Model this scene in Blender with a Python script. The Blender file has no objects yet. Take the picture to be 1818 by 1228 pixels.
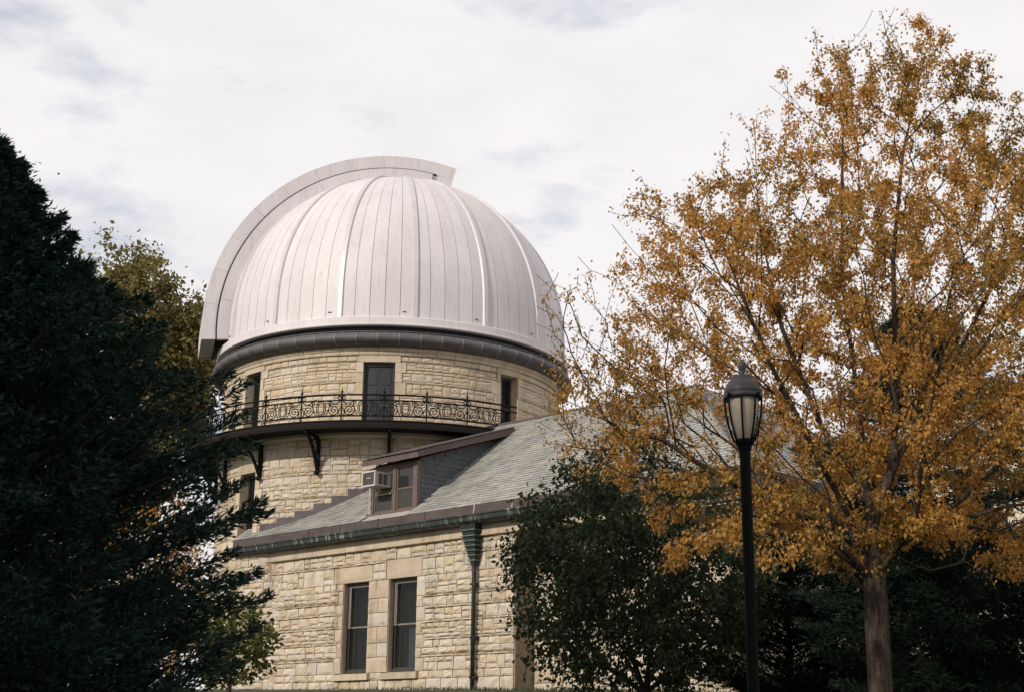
import bpy, math, random
import numpy as np
from mathutils import Matrix, Vector

R = math.radians
S = bpy.context.scene
C = S.collection
rnd = random.Random(7)
nrs = np.random.RandomState(11)

# ------------------------------------------------------------------ camera, sky, sun, exposure
cam_d = bpy.data.cameras.new('camera')
cam_d.sensor_width = 36.0
cam_d.lens = 49.6
cam_d.clip_end = 3000
cam_d.dof.use_dof = True
cam_d.dof.focus_distance = 40
cam_d.dof.aperture_fstop = 5.0
cam = bpy.data.objects.new('camera', cam_d)
C.objects.link(cam)
cam.matrix_world = (Matrix.Translation((0, 0, 1.6)) @ Matrix.Rotation(math.pi / 2 + 0.275, 4, 'X')
                    @ Matrix.Rotation(0.0102, 4, 'Z'))
S.camera = cam

SUN_AZ, SUN_EL = -137.0, 28.0          # compass bearing from +Y, clockwise
world = bpy.data.worlds.new('World')
S.world = world
world.use_nodes = True
wn, wl = world.node_tree.nodes, world.node_tree.links
wn.clear()
w_out = wn.new('ShaderNodeOutputWorld')
w_bg = wn.new('ShaderNodeBackground')
w_bg.inputs['Strength'].default_value = 0.1
w_sky = wn.new('ShaderNodeTexSky')
w_sky.sky_type = 'NISHITA'
w_sky.sun_disc = False
w_sky.sun_elevation = R(SUN_EL)
w_sky.sun_rotation = R(SUN_AZ)
w_co = wn.new('ShaderNodeTexCoord')
w_map = wn.new('ShaderNodeMapping')
w_map.inputs['Scale'].default_value = (1.0, 1.0, 2.4)
w_map.inputs['Location'].default_value = (8.1, 0.4, 3.3)
w_n1 = wn.new('ShaderNodeTexNoise')
w_n1.inputs['Scale'].default_value = 4.2
w_n1.inputs['Detail'].default_value = 9
w_n1.inputs['Roughness'].default_value = 0.58
w_r1 = wn.new('ShaderNodeValToRGB')
w_r1.color_ramp.elements[0].position = 0.265
w_r1.color_ramp.elements[1].position = 0.435
w_n2 = wn.new('ShaderNodeTexNoise')
w_n2.inputs['Scale'].default_value = 7.0
w_n2.inputs['Detail'].default_value = 7
w_r2 = wn.new('ShaderNodeValToRGB')
w_r2.color_ramp.elements[0].position = 0.35
w_r2.color_ramp.elements[0].color = (8.7, 8.45, 8.6, 1)
w_r2.color_ramp.elements[1].position = 0.62
w_r2.color_ramp.elements[1].color = (9.4, 9.1, 9.2, 1)
w_add = wn.new('ShaderNodeMix')
w_add.data_type = 'RGBA'
w_add.inputs['Factor'].default_value = 0.55
w_add.inputs['B'].default_value = (6.2, 6.9, 8.3, 1)
w_mix = wn.new('ShaderNodeMix')
w_mix.data_type = 'RGBA'
wl.new(w_co.outputs['Generated'], w_map.inputs['Vector'])
wl.new(w_map.outputs['Vector'], w_n1.inputs['Vector'])
wl.new(w_map.outputs['Vector'], w_n2.inputs['Vector'])
wl.new(w_n1.outputs['Fac'], w_r1.inputs['Fac'])
wl.new(w_n2.outputs['Fac'], w_r2.inputs['Fac'])
wl.new(w_r1.outputs['Color'], w_mix.inputs['Factor'])
wl.new(w_sky.outputs['Color'], w_add.inputs['A'])
wl.new(w_add.outputs['Result'], w_mix.inputs['A'])
wl.new(w_r2.outputs['Color'], w_mix.inputs['B'])
wl.new(w_mix.outputs['Result'], w_bg.inputs['Color'])
wl.new(w_bg.outputs['Background'], w_out.inputs['Surface'])

sun_d = bpy.data.lights.new('sun', 'SUN')
sun_d.energy = 3.1
sun_d.angle = R(2.0)
sun_d.color = (1.0, 0.925, 0.82)
sun = bpy.data.objects.new('sun', sun_d)
C.objects.link(sun)
sdir = Vector((math.sin(R(SUN_AZ)) * math.cos(R(SUN_EL)), math.cos(R(SUN_AZ)) * math.cos(R(SUN_EL)), math.sin(R(SUN_EL))))
sun.rotation_euler = sdir.to_track_quat('Z', 'Y').to_euler()
sun.location = (-30, -20, 40)

S.view_settings.view_transform = 'Standard'
S.view_settings.look = 'None'
S.view_settings.exposure = 0.0
S.view_settings.gamma = 1.0
S.view_settings.use_curve_mapping = False
S.cycles.max_bounces = 6
S.cycles.diffuse_bounces = 3
S.cycles.transparent_max_bounces = 6

# ------------------------------------------------------------------ materials
def node_mat(name):
    m = bpy.data.materials.new(name)
    m.use_nodes = True
    nt = m.node_tree
    b = nt.nodes['Principled BSDF']
    return m, nt, b

def noise(nt, scale, detail=5, rough=0.55, vec=None, mapping=None):
    n = nt.nodes.new('ShaderNodeTexNoise')
    n.inputs['Scale'].default_value = scale
    n.inputs['Detail'].default_value = detail
    n.inputs['Roughness'].default_value = rough
    tc = nt.nodes.new('ShaderNodeTexCoord')
    if mapping:
        mp = nt.nodes.new('ShaderNodeMapping')
        mp.inputs['Scale'].default_value = mapping
        nt.links.new(tc.outputs['Object'], mp.inputs['Vector'])
        nt.links.new(mp.outputs['Vector'], n.inputs['Vector'])
    else:
        nt.links.new(tc.outputs['Object'], n.inputs['Vector'])
    return n

def ramp(nt, stops, src):
    r = nt.nodes.new('ShaderNodeValToRGB')
    el = r.color_ramp.elements
    while len(el) < len(stops):
        el.new(0.5)
    for e, (p, c) in zip(el, stops):
        e.position = p
        e.color = (c[0], c[1], c[2], 1)
    nt.links.new(src, r.inputs['Fac'])
    return r

def mixc(nt, a, b, fac, mode='MIX'):
    m = nt.nodes.new('ShaderNodeMix')
    m.data_type = 'RGBA'
    m.blend_type = mode
    for s, v in (('A', a), ('B', b)):
        if isinstance(v, tuple):
            m.inputs[s].default_value = (v[0], v[1], v[2], 1)
        else:
            nt.links.new(v, m.inputs[s])
    if isinstance(fac, float):
        m.inputs['Factor'].default_value = fac
    else:
        nt.links.new(fac, m.inputs['Factor'])
    return m.outputs['Result']

def bump(nt, b, src, strength, dist=0.02):
    n = nt.nodes.new('ShaderNodeBump')
    n.inputs['Strength'].default_value = strength
    n.inputs['Distance'].default_value = dist
    nt.links.new(src, n.inputs['Height'])
    nt.links.new(n.outputs['Normal'], b.inputs['Normal'])

def plain(name, col, rough=0.6, metal=0.0, var=0.25, scale=6.0, bmp=0.0, col2=None, mapping=None, spec=0.4):
    m, nt, b = node_mat(name)
    n = noise(nt, scale, mapping=mapping)
    c2 = col2 or tuple(c * (1 - var) for c in col)
    r = ramp(nt, [(0.3, c2), (0.68, col)], n.outputs['Fac'])
    nt.links.new(r.outputs['Color'], b.inputs['Base Color'])
    b.inputs['Roughness'].default_value = rough
    b.inputs['Metallic'].default_value = metal
    b.inputs['Specular IOR Level'].default_value = spec
    if bmp:
        n2 = noise(nt, scale * 5)
        bump(nt, b, n2.outputs['Fac'], bmp)
    return m

def stone_mat(name, cols, bstr=0.45):
    """limestone: colour per block (object and island random), mottling, grain"""
    m, nt, b = node_mat(name)
    oi = nt.nodes.new('ShaderNodeObjectInfo')
    ge = nt.nodes.new('ShaderNodeNewGeometry')
    ad = nt.nodes.new('ShaderNodeMath')
    ad.operation = 'ADD'
    fr = nt.nodes.new('ShaderNodeMath')
    fr.operation = 'FRACT'
    nt.links.new(oi.outputs['Random'], ad.inputs[0])
    nt.links.new(ge.outputs['Random Per Island'], ad.inputs[1])
    nt.links.new(ad.outputs[0], fr.inputs[0])
    k = len(cols)
    r = ramp(nt, [(i / k, c) for i, c in enumerate(cols)], fr.outputs[0])
    r.color_ramp.interpolation = 'CONSTANT'
    tc = nt.nodes.new('ShaderNodeTexCoord')
    ns = []
    for sc, dt, rg in ((2.3, 6, 0.6), (22, 6, 0.65)):
        n = nt.nodes.new('ShaderNodeTexNoise')
        n.inputs['Scale'].default_value = sc
        n.inputs['Detail'].default_value = dt
        n.inputs['Roughness'].default_value = rg
        ns.append(n)
    # world position so that scaled blocks keep the same grain
    for n in ns:
        nt.links.new(ge.outputs['Position'], n.inputs['Vector'])
    stain = ramp(nt, [(0.25, (0.84, 0.80, 0.74)), (0.5, (1.0, 0.985, 0.965)), (0.8, (1.1, 1.08, 1.04))], ns[0].outputs['Fac'])
    grain = ramp(nt, [(0.28, (0.72, 0.68, 0.62)), (0.46, (1.0, 1.0, 1.0)), (0.75, (1.1, 1.1, 1.09))], ns[1].outputs['Fac'])
    c = mixc(nt, r.outputs['Color'], stain.outputs['Color'], 1.0, 'MULTIPLY')
    c = mixc(nt, c, grain.outputs['Color'], 1.0, 'MULTIPLY')
    # rain streaks and soot running down the face
    mp = nt.nodes.new('ShaderNodeMapping')
    mp.inputs['Scale'].default_value = (1.6, 1.6, 0.22)
    nt.links.new(ge.outputs['Position'], mp.inputs['Vector'])
    n3 = nt.nodes.new('ShaderNodeTexNoise')
    n3.inputs['Scale'].default_value = 1.4
    n3.inputs['Detail'].default_value = 7
    n3.inputs['Roughness'].default_value = 0.65
    nt.links.new(mp.outputs['Vector'], n3.inputs['Vector'])
    st3 = ramp(nt, [(0.30, (0.66, 0.62, 0.57)), (0.46, (0.98, 0.975, 0.965)), (0.7, (1.04, 1.03, 1.02))], n3.outputs['Fac'])
    c = mixc(nt, c, st3.outputs['Color'], 1.0, 'MULTIPLY')
    nt.links.new(c, b.inputs['Base Color'])
    b.inputs['Roughness'].default_value = 0.92
    bump(nt, b, ns[1].outputs['Fac'], bstr, 0.03)
    return m

CREAM = [(0.53, 0.455, 0.365), (0.50, 0.42, 0.32), (0.51, 0.45, 0.385), (0.555, 0.49, 0.405), (0.48, 0.40, 0.30), (0.51, 0.44, 0.35), (0.53, 0.475, 0.405), (0.50, 0.41, 0.29), (0.54, 0.475, 0.39)]
TAN = [(0.54, 0.45, 0.335), (0.515, 0.425, 0.31), (0.55, 0.465, 0.355), (0.525, 0.445, 0.345), (0.53, 0.43, 0.305), (0.57, 0.495, 0.41), (0.52, 0.455, 0.38)]
M = {}
M['stone'] = stone_mat('rock faced limestone', CREAM)
M['stone_tan'] = stone_mat('tan limestone', TAN, 0.5)
M['dressed'] = stone_mat('dressed limestone', [(0.48, 0.405, 0.31), (0.46, 0.385, 0.285), (0.50, 0.425, 0.33)], 0.3)
M['dressed_pink'] = stone_mat('dressed pinkish limestone', [(0.45, 0.37, 0.29), (0.47, 0.385, 0.295)], 0.35)
M['mortar'] = plain('lime mortar', (0.35, 0.295, 0.225), 0.95, var=0.3, scale=9)
M['dome'] = None
def dome_mat():
    m, nt, b = node_mat('painted aluminium dome')
    oi = nt.nodes.new('ShaderNodeObjectInfo')
    r = ramp(nt, [(0.0, (0.59, 0.555, 0.565)), (1.0, (0.635, 0.60, 0.605))], oi.outputs['Random'])
    n = noise(nt, 1.3, 7, 0.6, mapping=(1, 1, 0.35))
    s = ramp(nt, [(0.3, (0.90, 0.89, 0.90)), (0.7, (1.03, 1.02, 1.01))], n.outputs['Fac'])
    n2 = noise(nt, 16, 4, 0.6, mapping=(1, 1, 0.06))
    s2 = ramp(nt, [(0.28, (0.85, 0.835, 0.82)), (0.46, (1, 1, 1))], n2.outputs['Fac'])
    c = mixc(nt, r.outputs['Color'], s.outputs['Color'], 1.0, 'MULTIPLY')
    c = mixc(nt, c, s2.outputs['Color'], 1.0, 'MULTIPLY')
    nt.links.new(c, b.inputs['Base Color'])
    b.inputs['Roughness'].default_value = 0.55
    b.inputs['Metallic'].default_value = 0.0
    n3 = noise(nt, 2.2, 3)
    bump(nt, b, n3.outputs['Fac'], 0.06, 0.03)
    return m
M['dome'] = dome_mat()
M['dome_rib'] = plain('dome rib metal', (0.57, 0.54, 0.54), 0.45, 0.2, 0.12, 3)
M['seam'] = plain('dark seam', (0.20, 0.18, 0.18), 0.8, 0, 0.2, 5)
M['slit_dark'] = plain('shadow gap black', (0.03, 0.03, 0.035), 0.8)  # near-black colour carries the shade of open gaps
M['cornice'] = plain('weathered grey lead', (0.115, 0.11, 0.115), 0.6, 0.0, 0.4, 3.0, 0.15, mapping=(1, 1, 0.5))
M['cornice_seam'] = plain('lead seam', (0.22, 0.20, 0.19), 0.6, 0, 0.3)
M['iron'] = plain('black wrought iron', (0.007, 0.007, 0.008), 0.7, 0.0, 0.3, 20, spec=.15)
M['iron_rust'] = plain('rusty dark iron', (0.012, 0.011, 0.011), 0.8, 0.0, 0.5, 8, col2=(0.018, 0.013, 0.011), spec=.15)
M['door'] = plain('dark painted door', (0.028, 0.030, 0.034), 0.55, 0, 0.3, 9, mapping=(6, 6, 0.6))
M['frame_dark'] = plain('dark window frame', (0.05, 0.042, 0.038), 0.55)
M['frame_brown'] = plain('brown painted timber', (0.15, 0.105, 0.09), 0.6, 0, 0.3, 5, mapping=(3, 3, 0.7))
M['frame_light'] = plain('pale sash', (0.22, 0.19, 0.165), 0.6)
M['frame_pale'] = plain('pale strap', (0.4, 0.33, 0.28), 0.6)
M['fascia'] = plain('copper brown fascia', (0.12, 0.082, 0.07), 0.55, 0, 0.35, 4)
M['copper_dark'] = plain('brown copper flashing', (0.082, 0.058, 0.052), 0.55, 0.1, 0.45, 3, mapping=(1, 1, 1))
M['lead'] = plain('purplish lead flashing', (0.10, 0.082, 0.085), 0.7, 0, 0.35, 4)
def verdigris():
    m, nt, b = node_mat('streaked copper gutter')
    n = noise(nt, 7.5, 8, 0.8, mapping=(1.0, 0.4, 0.10))
    r = ramp(nt, [(0.36, (0.014, 0.017, 0.016)), (0.52, (0.024, 0.033, 0.029)), (0.575, (0.07, 0.095, 0.082)), (0.63, (0.36, 0.38, 0.33))], n.outputs['Fac'])
    nt.links.new(r.outputs['Color'], b.inputs['Base Color'])
    b.inputs['Roughness'].default_value = 0.65
    return m
M['verdigris'] = verdigris()
M['verdigris_light'] = plain('green copper', (0.16, 0.22, 0.18), 0.65, 0, 0.75, 9)
M['copper_black'] = plain('blackened copper', (0.022, 0.032, 0.028), 0.6, 0, 0.5, 7)
M['pipe'] = plain('dark copper pipe', (0.030, 0.032, 0.028), 0.5, 0.1, 0.4, 6)
def slate_mat():
    m, nt, b = node_mat('grey green slate')
    ge = nt.nodes.new('ShaderNodeNewGeometry')
    oi = nt.nodes.new('ShaderNodeObjectInfo')
    ad = nt.nodes.new('ShaderNodeMath')
    ad.operation = 'ADD'
    fr = nt.nodes.new('ShaderNodeMath')
    fr.operation = 'FRACT'
    nt.links.new(ge.outputs['Random Per Island'], ad.inputs[0])
    nt.links.new(oi.outputs['Random'], ad.inputs[1])
    nt.links.new(ad.outputs[0], fr.inputs[0])
    r = ramp(nt, [(0.0, (0.22, 0.225, 0.21)), (0.3, (0.30, 0.292, 0.27)), (0.6, (0.35, 0.335, 0.305)), (0.85, (0.28, 0.285, 0.28)), (1.0, (0.36, 0.325, 0.28))], fr.outputs[0])
    n = noise(nt, 1.1, 6)
    s = ramp(nt, [(0.3, (0.8, 0.8, 0.78)), (0.7, (1.1, 1.1, 1.08))], n.outputs['Fac'])
    c = mixc(nt, r.outputs['Color'], s.outputs['Color'], 1.0, 'MULTIPLY')
    nt.links.new(c, b.inputs['Base Color'])
    b.inputs['Roughness'].default_value = 0.7
    return m
M['slate'] = slate_mat()
M['cheek'] = plain('blue grey slate siding', (0.10, 0.112, 0.122), 0.7, 0, 0.25, 3)
def glass_mat(name, col, rough=0.06, spec=0.5):
    m, nt, b = node_mat(name)
    n = noise(nt, 1.2, 3)
    r = ramp(nt, [(0.3, tuple(c * .7 for c in col)), (0.7, col)], n.outputs['Fac'])
    nt.links.new(r.outputs['Color'], b.inputs['Base Color'])
    b.inputs['Roughness'].default_value = rough
    b.inputs['Specular IOR Level'].default_value = spec
    return m
M['glass'] = glass_mat('dark window glass', (0.012, 0.013, 0.015), 0.05, 0.35)
M['glass_grey'] = glass_mat('grey window glass', (0.03, 0.032, 0.03), 0.06, 0.5)
def clear_glass():
    m, nt, b = node_mat('clear window glass')
    n = noise(nt, 2.5, 2)
    gl = nt.nodes.new('ShaderNodeBsdfGlossy')
    gl.inputs['Roughness'].default_value = 0.03
    bp = nt.nodes.new('ShaderNodeBump')
    bp.inputs['Strength'].default_value = 0.06
    bp.inputs['Distance'].default_value = 0.05
    nt.links.new(n.outputs['Fac'], bp.inputs['Height'])
    nt.links.new(bp.outputs['Normal'], gl.inputs['Normal'])
    tr = nt.nodes.new('ShaderNodeBsdfTransparent')
    tr.inputs['Color'].default_value = (0.78, 0.82, 0.80, 1)
    mx = nt.nodes.new('ShaderNodeMixShader')
    mx.inputs['Fac'].default_value = 0.022
    nt.links.new(tr.outputs['BSDF'], mx.inputs[1])
    nt.links.new(gl.outputs['BSDF'], mx.inputs[2])
    nt.links.new(mx.outputs['Shader'], nt.nodes['Material Output'].inputs['Surface'])
    return m
M['clear'] = clear_glass()
M['wavy_sheet'] = plain('grey blue curtain', (0.10, 0.115, 0.13), 0.9)
M['room'] = plain('unlit room black', (0.012, 0.012, 0.012), 0.9)
M['screen'] = plain('insect screen', (0.055, 0.05, 0.046), 0.8)
M['shade'] = plain('pale blind', (0.30, 0.27, 0.15), 0.8)
M['ac_white'] = plain('beige plastic', (0.50, 0.46, 0.42), 0.5, 0, 0.12)
M['ac_grille'] = plain('grey grille', (0.10, 0.09, 0.09), 0.6)
M['lamp_metal'] = plain('dark bronze lamp paint', (0.006, 0.006, 0.007), 0.65, 0.0, 0.4, 14, spec=.06)
M['lamp_hood'] = plain('weathered lamp hood', (0.042, 0.038, 0.043), 0.5, 0.0, 0.4, 10, spec=.25)
def lamp_glass():
    m, nt, b = node_mat('frosted lamp glass')
    n = noise(nt, 5, 4)
    r = ramp(nt, [(0.3, (0.31, 0.265, 0.20)), (0.7, (0.40, 0.345, 0.265))], n.outputs['Fac'])
    nt.links.new(r.outputs['Color'], b.inputs['Base Color'])
    b.inputs['Roughness'].default_value = 0.35
    b.inputs['Transmission Weight'].default_value = 0.0
    b.inputs['Subsurface Weight'].default_value = 0.0
    return m
M['lamp_glass'] = lamp_glass()

def leaf_mat(name, stops, trans=0.35, rough=0.6):
    m, nt, b = node_mat(name)
    at = nt.nodes.new('ShaderNodeAttribute')
    at.attribute_name = 'tone'
    r = ramp(nt, stops, at.outputs['Fac'])
    nt.links.new(r.outputs['Color'], b.inputs['Base Color'])
    b.inputs['Roughness'].default_value = rough
    b.inputs['Specular IOR Level'].default_value = 0.25
    tr = nt.nodes.new('ShaderNodeBsdfTranslucent')
    nt.links.new(r.outputs['Color'], tr.inputs['Color'])
    mx = nt.nodes.new('ShaderNodeMixShader')
    mx.inputs['Fac'].default_value = trans
    nt.links.new(b.outputs['BSDF'], mx.inputs[1])
    nt.links.new(tr.outputs['BSDF'], mx.inputs[2])
    nt.links.new(mx.outputs['Shader'], nt.nodes['Material Output'].inputs['Surface'])
    return m
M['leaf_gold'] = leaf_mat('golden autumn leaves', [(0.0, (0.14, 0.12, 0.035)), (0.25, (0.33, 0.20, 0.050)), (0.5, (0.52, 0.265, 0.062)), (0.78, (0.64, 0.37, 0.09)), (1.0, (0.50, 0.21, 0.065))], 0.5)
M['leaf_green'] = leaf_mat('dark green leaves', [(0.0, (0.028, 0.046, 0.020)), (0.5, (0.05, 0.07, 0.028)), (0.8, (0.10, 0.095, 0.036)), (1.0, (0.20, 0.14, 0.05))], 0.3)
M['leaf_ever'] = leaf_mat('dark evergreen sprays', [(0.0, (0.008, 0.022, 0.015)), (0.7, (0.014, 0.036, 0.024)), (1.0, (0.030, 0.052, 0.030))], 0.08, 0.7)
M['leaf_pine'] = leaf_mat('pine needles', [(0.0, (0.014, 0.026, 0.018)), (1.0, (0.03, 0.05, 0.03))], 0.1, 0.7)
M['leaf_olive'] = leaf_mat('olive turning leaves', [(0.0, (0.10, 0.095, 0.03)), (0.6, (0.20, 0.17, 0.05)), (1.0, (0.30, 0.23, 0.08))], 0.42)
M['leaf_lime'] = leaf_mat('yellow green leaves', [(0.0, (0.06, 0.085, 0.018)), (0.6, (0.14, 0.155, 0.035)), (1.0, (0.28, 0.235, 0.06))], 0.4)
M['grass'] = leaf_mat('lawn grass', [(0.0, (0.03, 0.05, 0.015)), (1.0, (0.07, 0.09, 0.03))], 0.2)
M['bark'] = plain('grey brown bark', (0.085, 0.066, 0.053), 0.95, 0, 0.5, 8, 1.0, col2=(0.022, 0.017, 0.014), mapping=(3.5, 3.5, 0.5), spec=.1)
M['bark_dark'] = plain('dark bark', (0.045, 0.037, 0.032), 0.9, 0, 0.4, 9, 0.6, mapping=(2.5, 2.5, 0.4))
M['ground'] = plain('lawn soil', (0.045, 0.055, 0.022), 0.95, 0, 0.45, 0.8, 0.4)

# ------------------------------------------------------------------ mesh helpers
class MB:
    def __init__(s):
        s.v, s.f = [], []
    def quadbox(s, P):           # P: 8 points, bottom ring 0-3, top ring 4-7
        o = len(s.v)
        s.v += [tuple(p) for p in P]
        s.f += [tuple(o + i for i in q) for q in ((3, 2, 1, 0), (4, 5, 6, 7), (0, 1, 5, 4), (1, 2, 6, 5), (2, 3, 7, 6), (3, 0, 4, 7))]
        return s
    def box(s, x0, x1, y0, y1, z0, z1):
        return s.quadbox([(x0, y0, z0), (x1, y0, z0), (x1, y1, z0), (x0, y1, z0), (x0, y0, z1), (x1, y0, z1), (x1, y1, z1), (x0, y1, z1)])
    def tube(s, pts, rads, k=6, cap=True):
        pts = [Vector(p) for p in pts]
        if not hasattr(rads, '__len__'):
            rads = [rads] * len(pts)
        o = len(s.v)
        up = None
        for i, p in enumerate(pts):
            t = (pts[min(i + 1, len(pts) - 1)] - pts[max(i - 1, 0)])
            if t.length < 1e-9:
                t = Vector((0, 0, 1))
            t.normalize()
            if up is None:
                up = Vector((1, 0, 0)) if abs(t.x) < 0.8 else Vector((0, 1, 0))
            a = t.cross(up)
            if a.length < 1e-6:
                a = t.orthogonal()
            a.normalize()
            b = t.cross(a).normalized()
            up = -b if False else a.cross(t)
            for j in range(k):
                an = 2 * math.pi * j / k
                q = p + (a * math.cos(an) + b * math.sin(an)) * rads[i]
                s.v.append(tuple(q))
        for i in range(len(pts) - 1):
            for j in range(k):
                j2 = (j + 1) % k
                s.f.append((o + i * k + j, o + i * k + j2, o + (i + 1) * k + j2, o + (i + 1) * k + j))
        if cap:
            s.f.append(tuple(o + j for j in reversed(range(k))))
            e = o + (len(pts) - 1) * k
            s.f.append(tuple(e + j for j in range(k)))
        return s
    def lathe(s, prof, k=48, a0=0.0, a1=2 * math.pi, cx=0, cy=0, closed_prof=False):
        """prof: list of (r, z); angle measured from -y towards +x"""
        o = len(s.v)
        full = abs(a1 - a0 - 2 * math.pi) < 1e-6
        nk = k if full else k + 1
        for i in range(nk):
            t = a0 + (a1 - a0) * i / k
            for r, z in prof:
                s.v.append((cx + r * math.sin(t), cy - r * math.cos(t), z))
        n = len(prof)
        m = n if closed_prof else n - 1
        for i in range(k):
            i2 = (i + 1) % nk
            for j in range(m):
                j2 = (j + 1) % n
                s.f.append((o + i * n + j, o + i2 * n + j, o + i2 * n + j2, o + i * n + j2))
        if closed_prof and not full:
            s.f.append(tuple(o + j for j in reversed(range(n))))
            e = o + (nk - 1) * n
            s.f.append(tuple(e + j for j in range(n)))
        return s
    def mesh(s, name, mat):
        me = bpy.data.meshes.new(name)
        me.from_pydata(s.v, [], s.f)
        me.materials.append(mat)
        me.update()
        return me
    def build(s, name, mat, parent=None, smooth=False):
        return link(name, s.mesh(name, mat), parent, smooth)

def link(name, me, parent=None, smooth=False):
    o = bpy.data.objects.new(name, me)
    C.objects.link(o)
    o.parent = parent
    if smooth:
        me.polygons.foreach_set('use_smooth', [True] * len(me.polygons))
    return o

def thing(name, label, cat, loc=(0, 0, 0), rz=0.0, group=None):
    o = bpy.data.objects.new(name, None)
    o.empty_display_size = 0.2
    C.objects.link(o)
    o.location = loc
    o.rotation_euler = (0, 0, rz)
    tag(o, label, cat, group)
    return o

def tag(o, label, cat, group=None):
    o['label'] = label
    o['category'] = cat
    if group:
        o['group'] = group
    return o

def stone_proto(seed, rough):
    """unit block, front towards -y, rock faced"""
    r = random.Random(seed)
    b = MB()
    g = [-0.5, -0.24, 0.22, 0.5]
    for j, z in enumerate(g):
        for i, x in enumerate(g):
            edge = i in (0, 3) or j in (0, 3)
            xx = x + (0 if i in (0, 3) else r.uniform(-.1, .1))
            zz = z + (0 if j in (0, 3) else r.uniform(-.1, .1))
            y = -0.56 - r.uniform(0, 0.10) if edge else -0.70 - r.uniform(0, 0.30) * rough
            b.v.append((xx * (0.985 if edge else 1), y, zz * (0.985 if edge else 1)))
    for j in range(3):
        for i in range(3):
            a = j * 4 + i
            b.f.append((a, a + 1, a + 5, a + 4))
    o = len(b.v)
    b.v += [(-.5, 0, -.5), (.5, 0, -.5), (.5, 0, .5), (-.5, 0, .5)]
    b.f += [(o, o + 1, 3, 2, 1, 0), (o + 1, o + 2, 15, 11, 7, 3), (o + 2, o + 3, 12, 13, 14, 15), (o + 3, o, 0, 4, 8, 12)]
    return b

def ashlar(u0, u1, z0, z1, holes, seed, hmin=0.3, hmax=0.46, wmin=0.2, wmax=0.55):
    """random coursed ashlar: list of (u0,u1,z0,z1), none inside a hole"""
    r = random.Random(seed)
    zb = sorted({z0, z1} | {min(max(h[k], z0), z1) for h in holes for k in (2, 3)})
    out = []
    for za, zc in zip(zb[:-1], zb[1:]):
        if zc - za < 0.02:
            continue
        z = za
        nb = max(1, round((zc - za) / ((hmin + hmax) / 2)))
        ws = [r.uniform(hmin, hmax) for _ in range(nb)]
        t = sum(ws)
        ws = [w * (zc - za) / t for w in ws]
        for w in ws:
            us = sorted({u0, u1} | {min(max(h[k], u0), u1) for h in holes if h[2] < z + w - .01 and h[3] > z + .01 for k in (0, 1)})
            for ua, ub in zip(us[:-1], us[1:]):
                if any(h[0] < (ua + ub) / 2 < h[1] and h[2] < z + w / 2 < h[3] for h in holes):
                    continue
                u = ua
                while u < ub - 1e-4:
                    cw = r.uniform(wmin, wmax)
                    if ub - u - cw < wmin * 0.8:
                        cw = ub - u
                    mode = r.random()
                    if w < hmin * 0.75 or mode < 0.22:
                        out.append((u, u + cw, z, z + w))
                    else:
                        sp = z + w * r.choice((0.5, 0.42, 0.58, 0.36, 0.64))
                        for q0, q1 in ((z, sp), (sp, z + w)):
                            if cw > 0.42 and r.random() < 0.55:
                                m_ = u + cw * r.uniform(.38, .62)
                                out.append((u, m_, q0, q1))
                                out.append((m_, u + cw, q0, q1))
                            else:
                                out.append((u, u + cw, q0, q1))
                    u += cw
            z += w
    return out

# ------------------------------------------------------------------ setting: the ground
GZ = 2.72                                 # lawn level at the observatory
def sstep(t):
    t = min(max(t, 0), 1)
    return t * t * (3 - 2 * t)
def ground_z(x, y):
    return GZ * sstep((y - 9) / 23.0) if y < 200 else GZ
gb = MB()
xs = [-1500, -400, -120] + [-60 + 3 * i for i in range(41)] + [120, 400, 1500]
ys = [-600, -150, -40, -10] + [0 + 2 * i for i in range(36)] + [90, 150, 400, 1500]
for y in ys:
    for x in xs:
        gb.v.append((x, y, ground_z(x, y) + (rnd.uniform(-.03, .03) if -60 < x < 60 and 0 < y < 70 else 0)))
nx = len(xs)
for j in range(len(ys) - 1):
    for i in range(nx - 1):
        a = j * nx + i
        gb.f.append((a, a + 1, a + nx + 1, a + nx))
ground = gb.build('ground', M['ground'], None, True)
ground['kind'] = 'structure'

# ------------------------------------------------------------------ the stone tower
AX = (-3.928, 45.531)
tower = thing('observatory_tower', 'round tan limestone tower with iron balcony under the silver dome', 'tower', (AX[0], AX[1], 0))
TR = 5.5
def cyl(r, deg, z):
    t = R(deg)
    return (r * math.sin(t), -r * math.cos(t), z)
# openings: (deg0, deg1, z0, z1)
DOOR = (-4.45, 5.25, 10.42, 12.37)
TWL = (-50.0, -41.9, 10.42, 12.42)
TWR = (40.9, 48.3, 10.42, 12.40)
LWL = (-49.6, -41.6, 7.40, 9.32)
OPEN = [DOOR, TWL, TWR, LWL, (86, 94, 10.42, 12.4), (-96, -88, 10.42, 12.4), (-96, -88, 7.4, 9.32)]
core = MB()
CR, CI = TR - 0.055, TR - 0.75
ab = sorted(set([-180 + 3 * i for i in range(121)] + [o[k] for o in OPEN for k in (0, 1)]))
zb = sorted(set([0.0, GZ - .3, 12.6, 13.3] + [o[k] for o in OPEN for k in (2, 3)]))
def in_open(d, z):
    return any(o[0] < d < o[1] and o[2] < z < o[3] for o in OPEN)
for d0, d1 in zip(ab[:-1], ab[1:]):
    for z0, z1 in zip(zb[:-1], zb[1:]):
        if in_open((d0 + d1) / 2, (z0 + z1) / 2):
            continue
        o = len(core.v)
        core.v += [cyl(CR, d0, z0), cyl(CR, d1, z0), cyl(CR, d1, z1), cyl(CR, d0, z1)]
        core.f.append((o, o + 1, o + 2, o + 3))
wall = core.build('wall', M['mortar'], tower)
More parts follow.
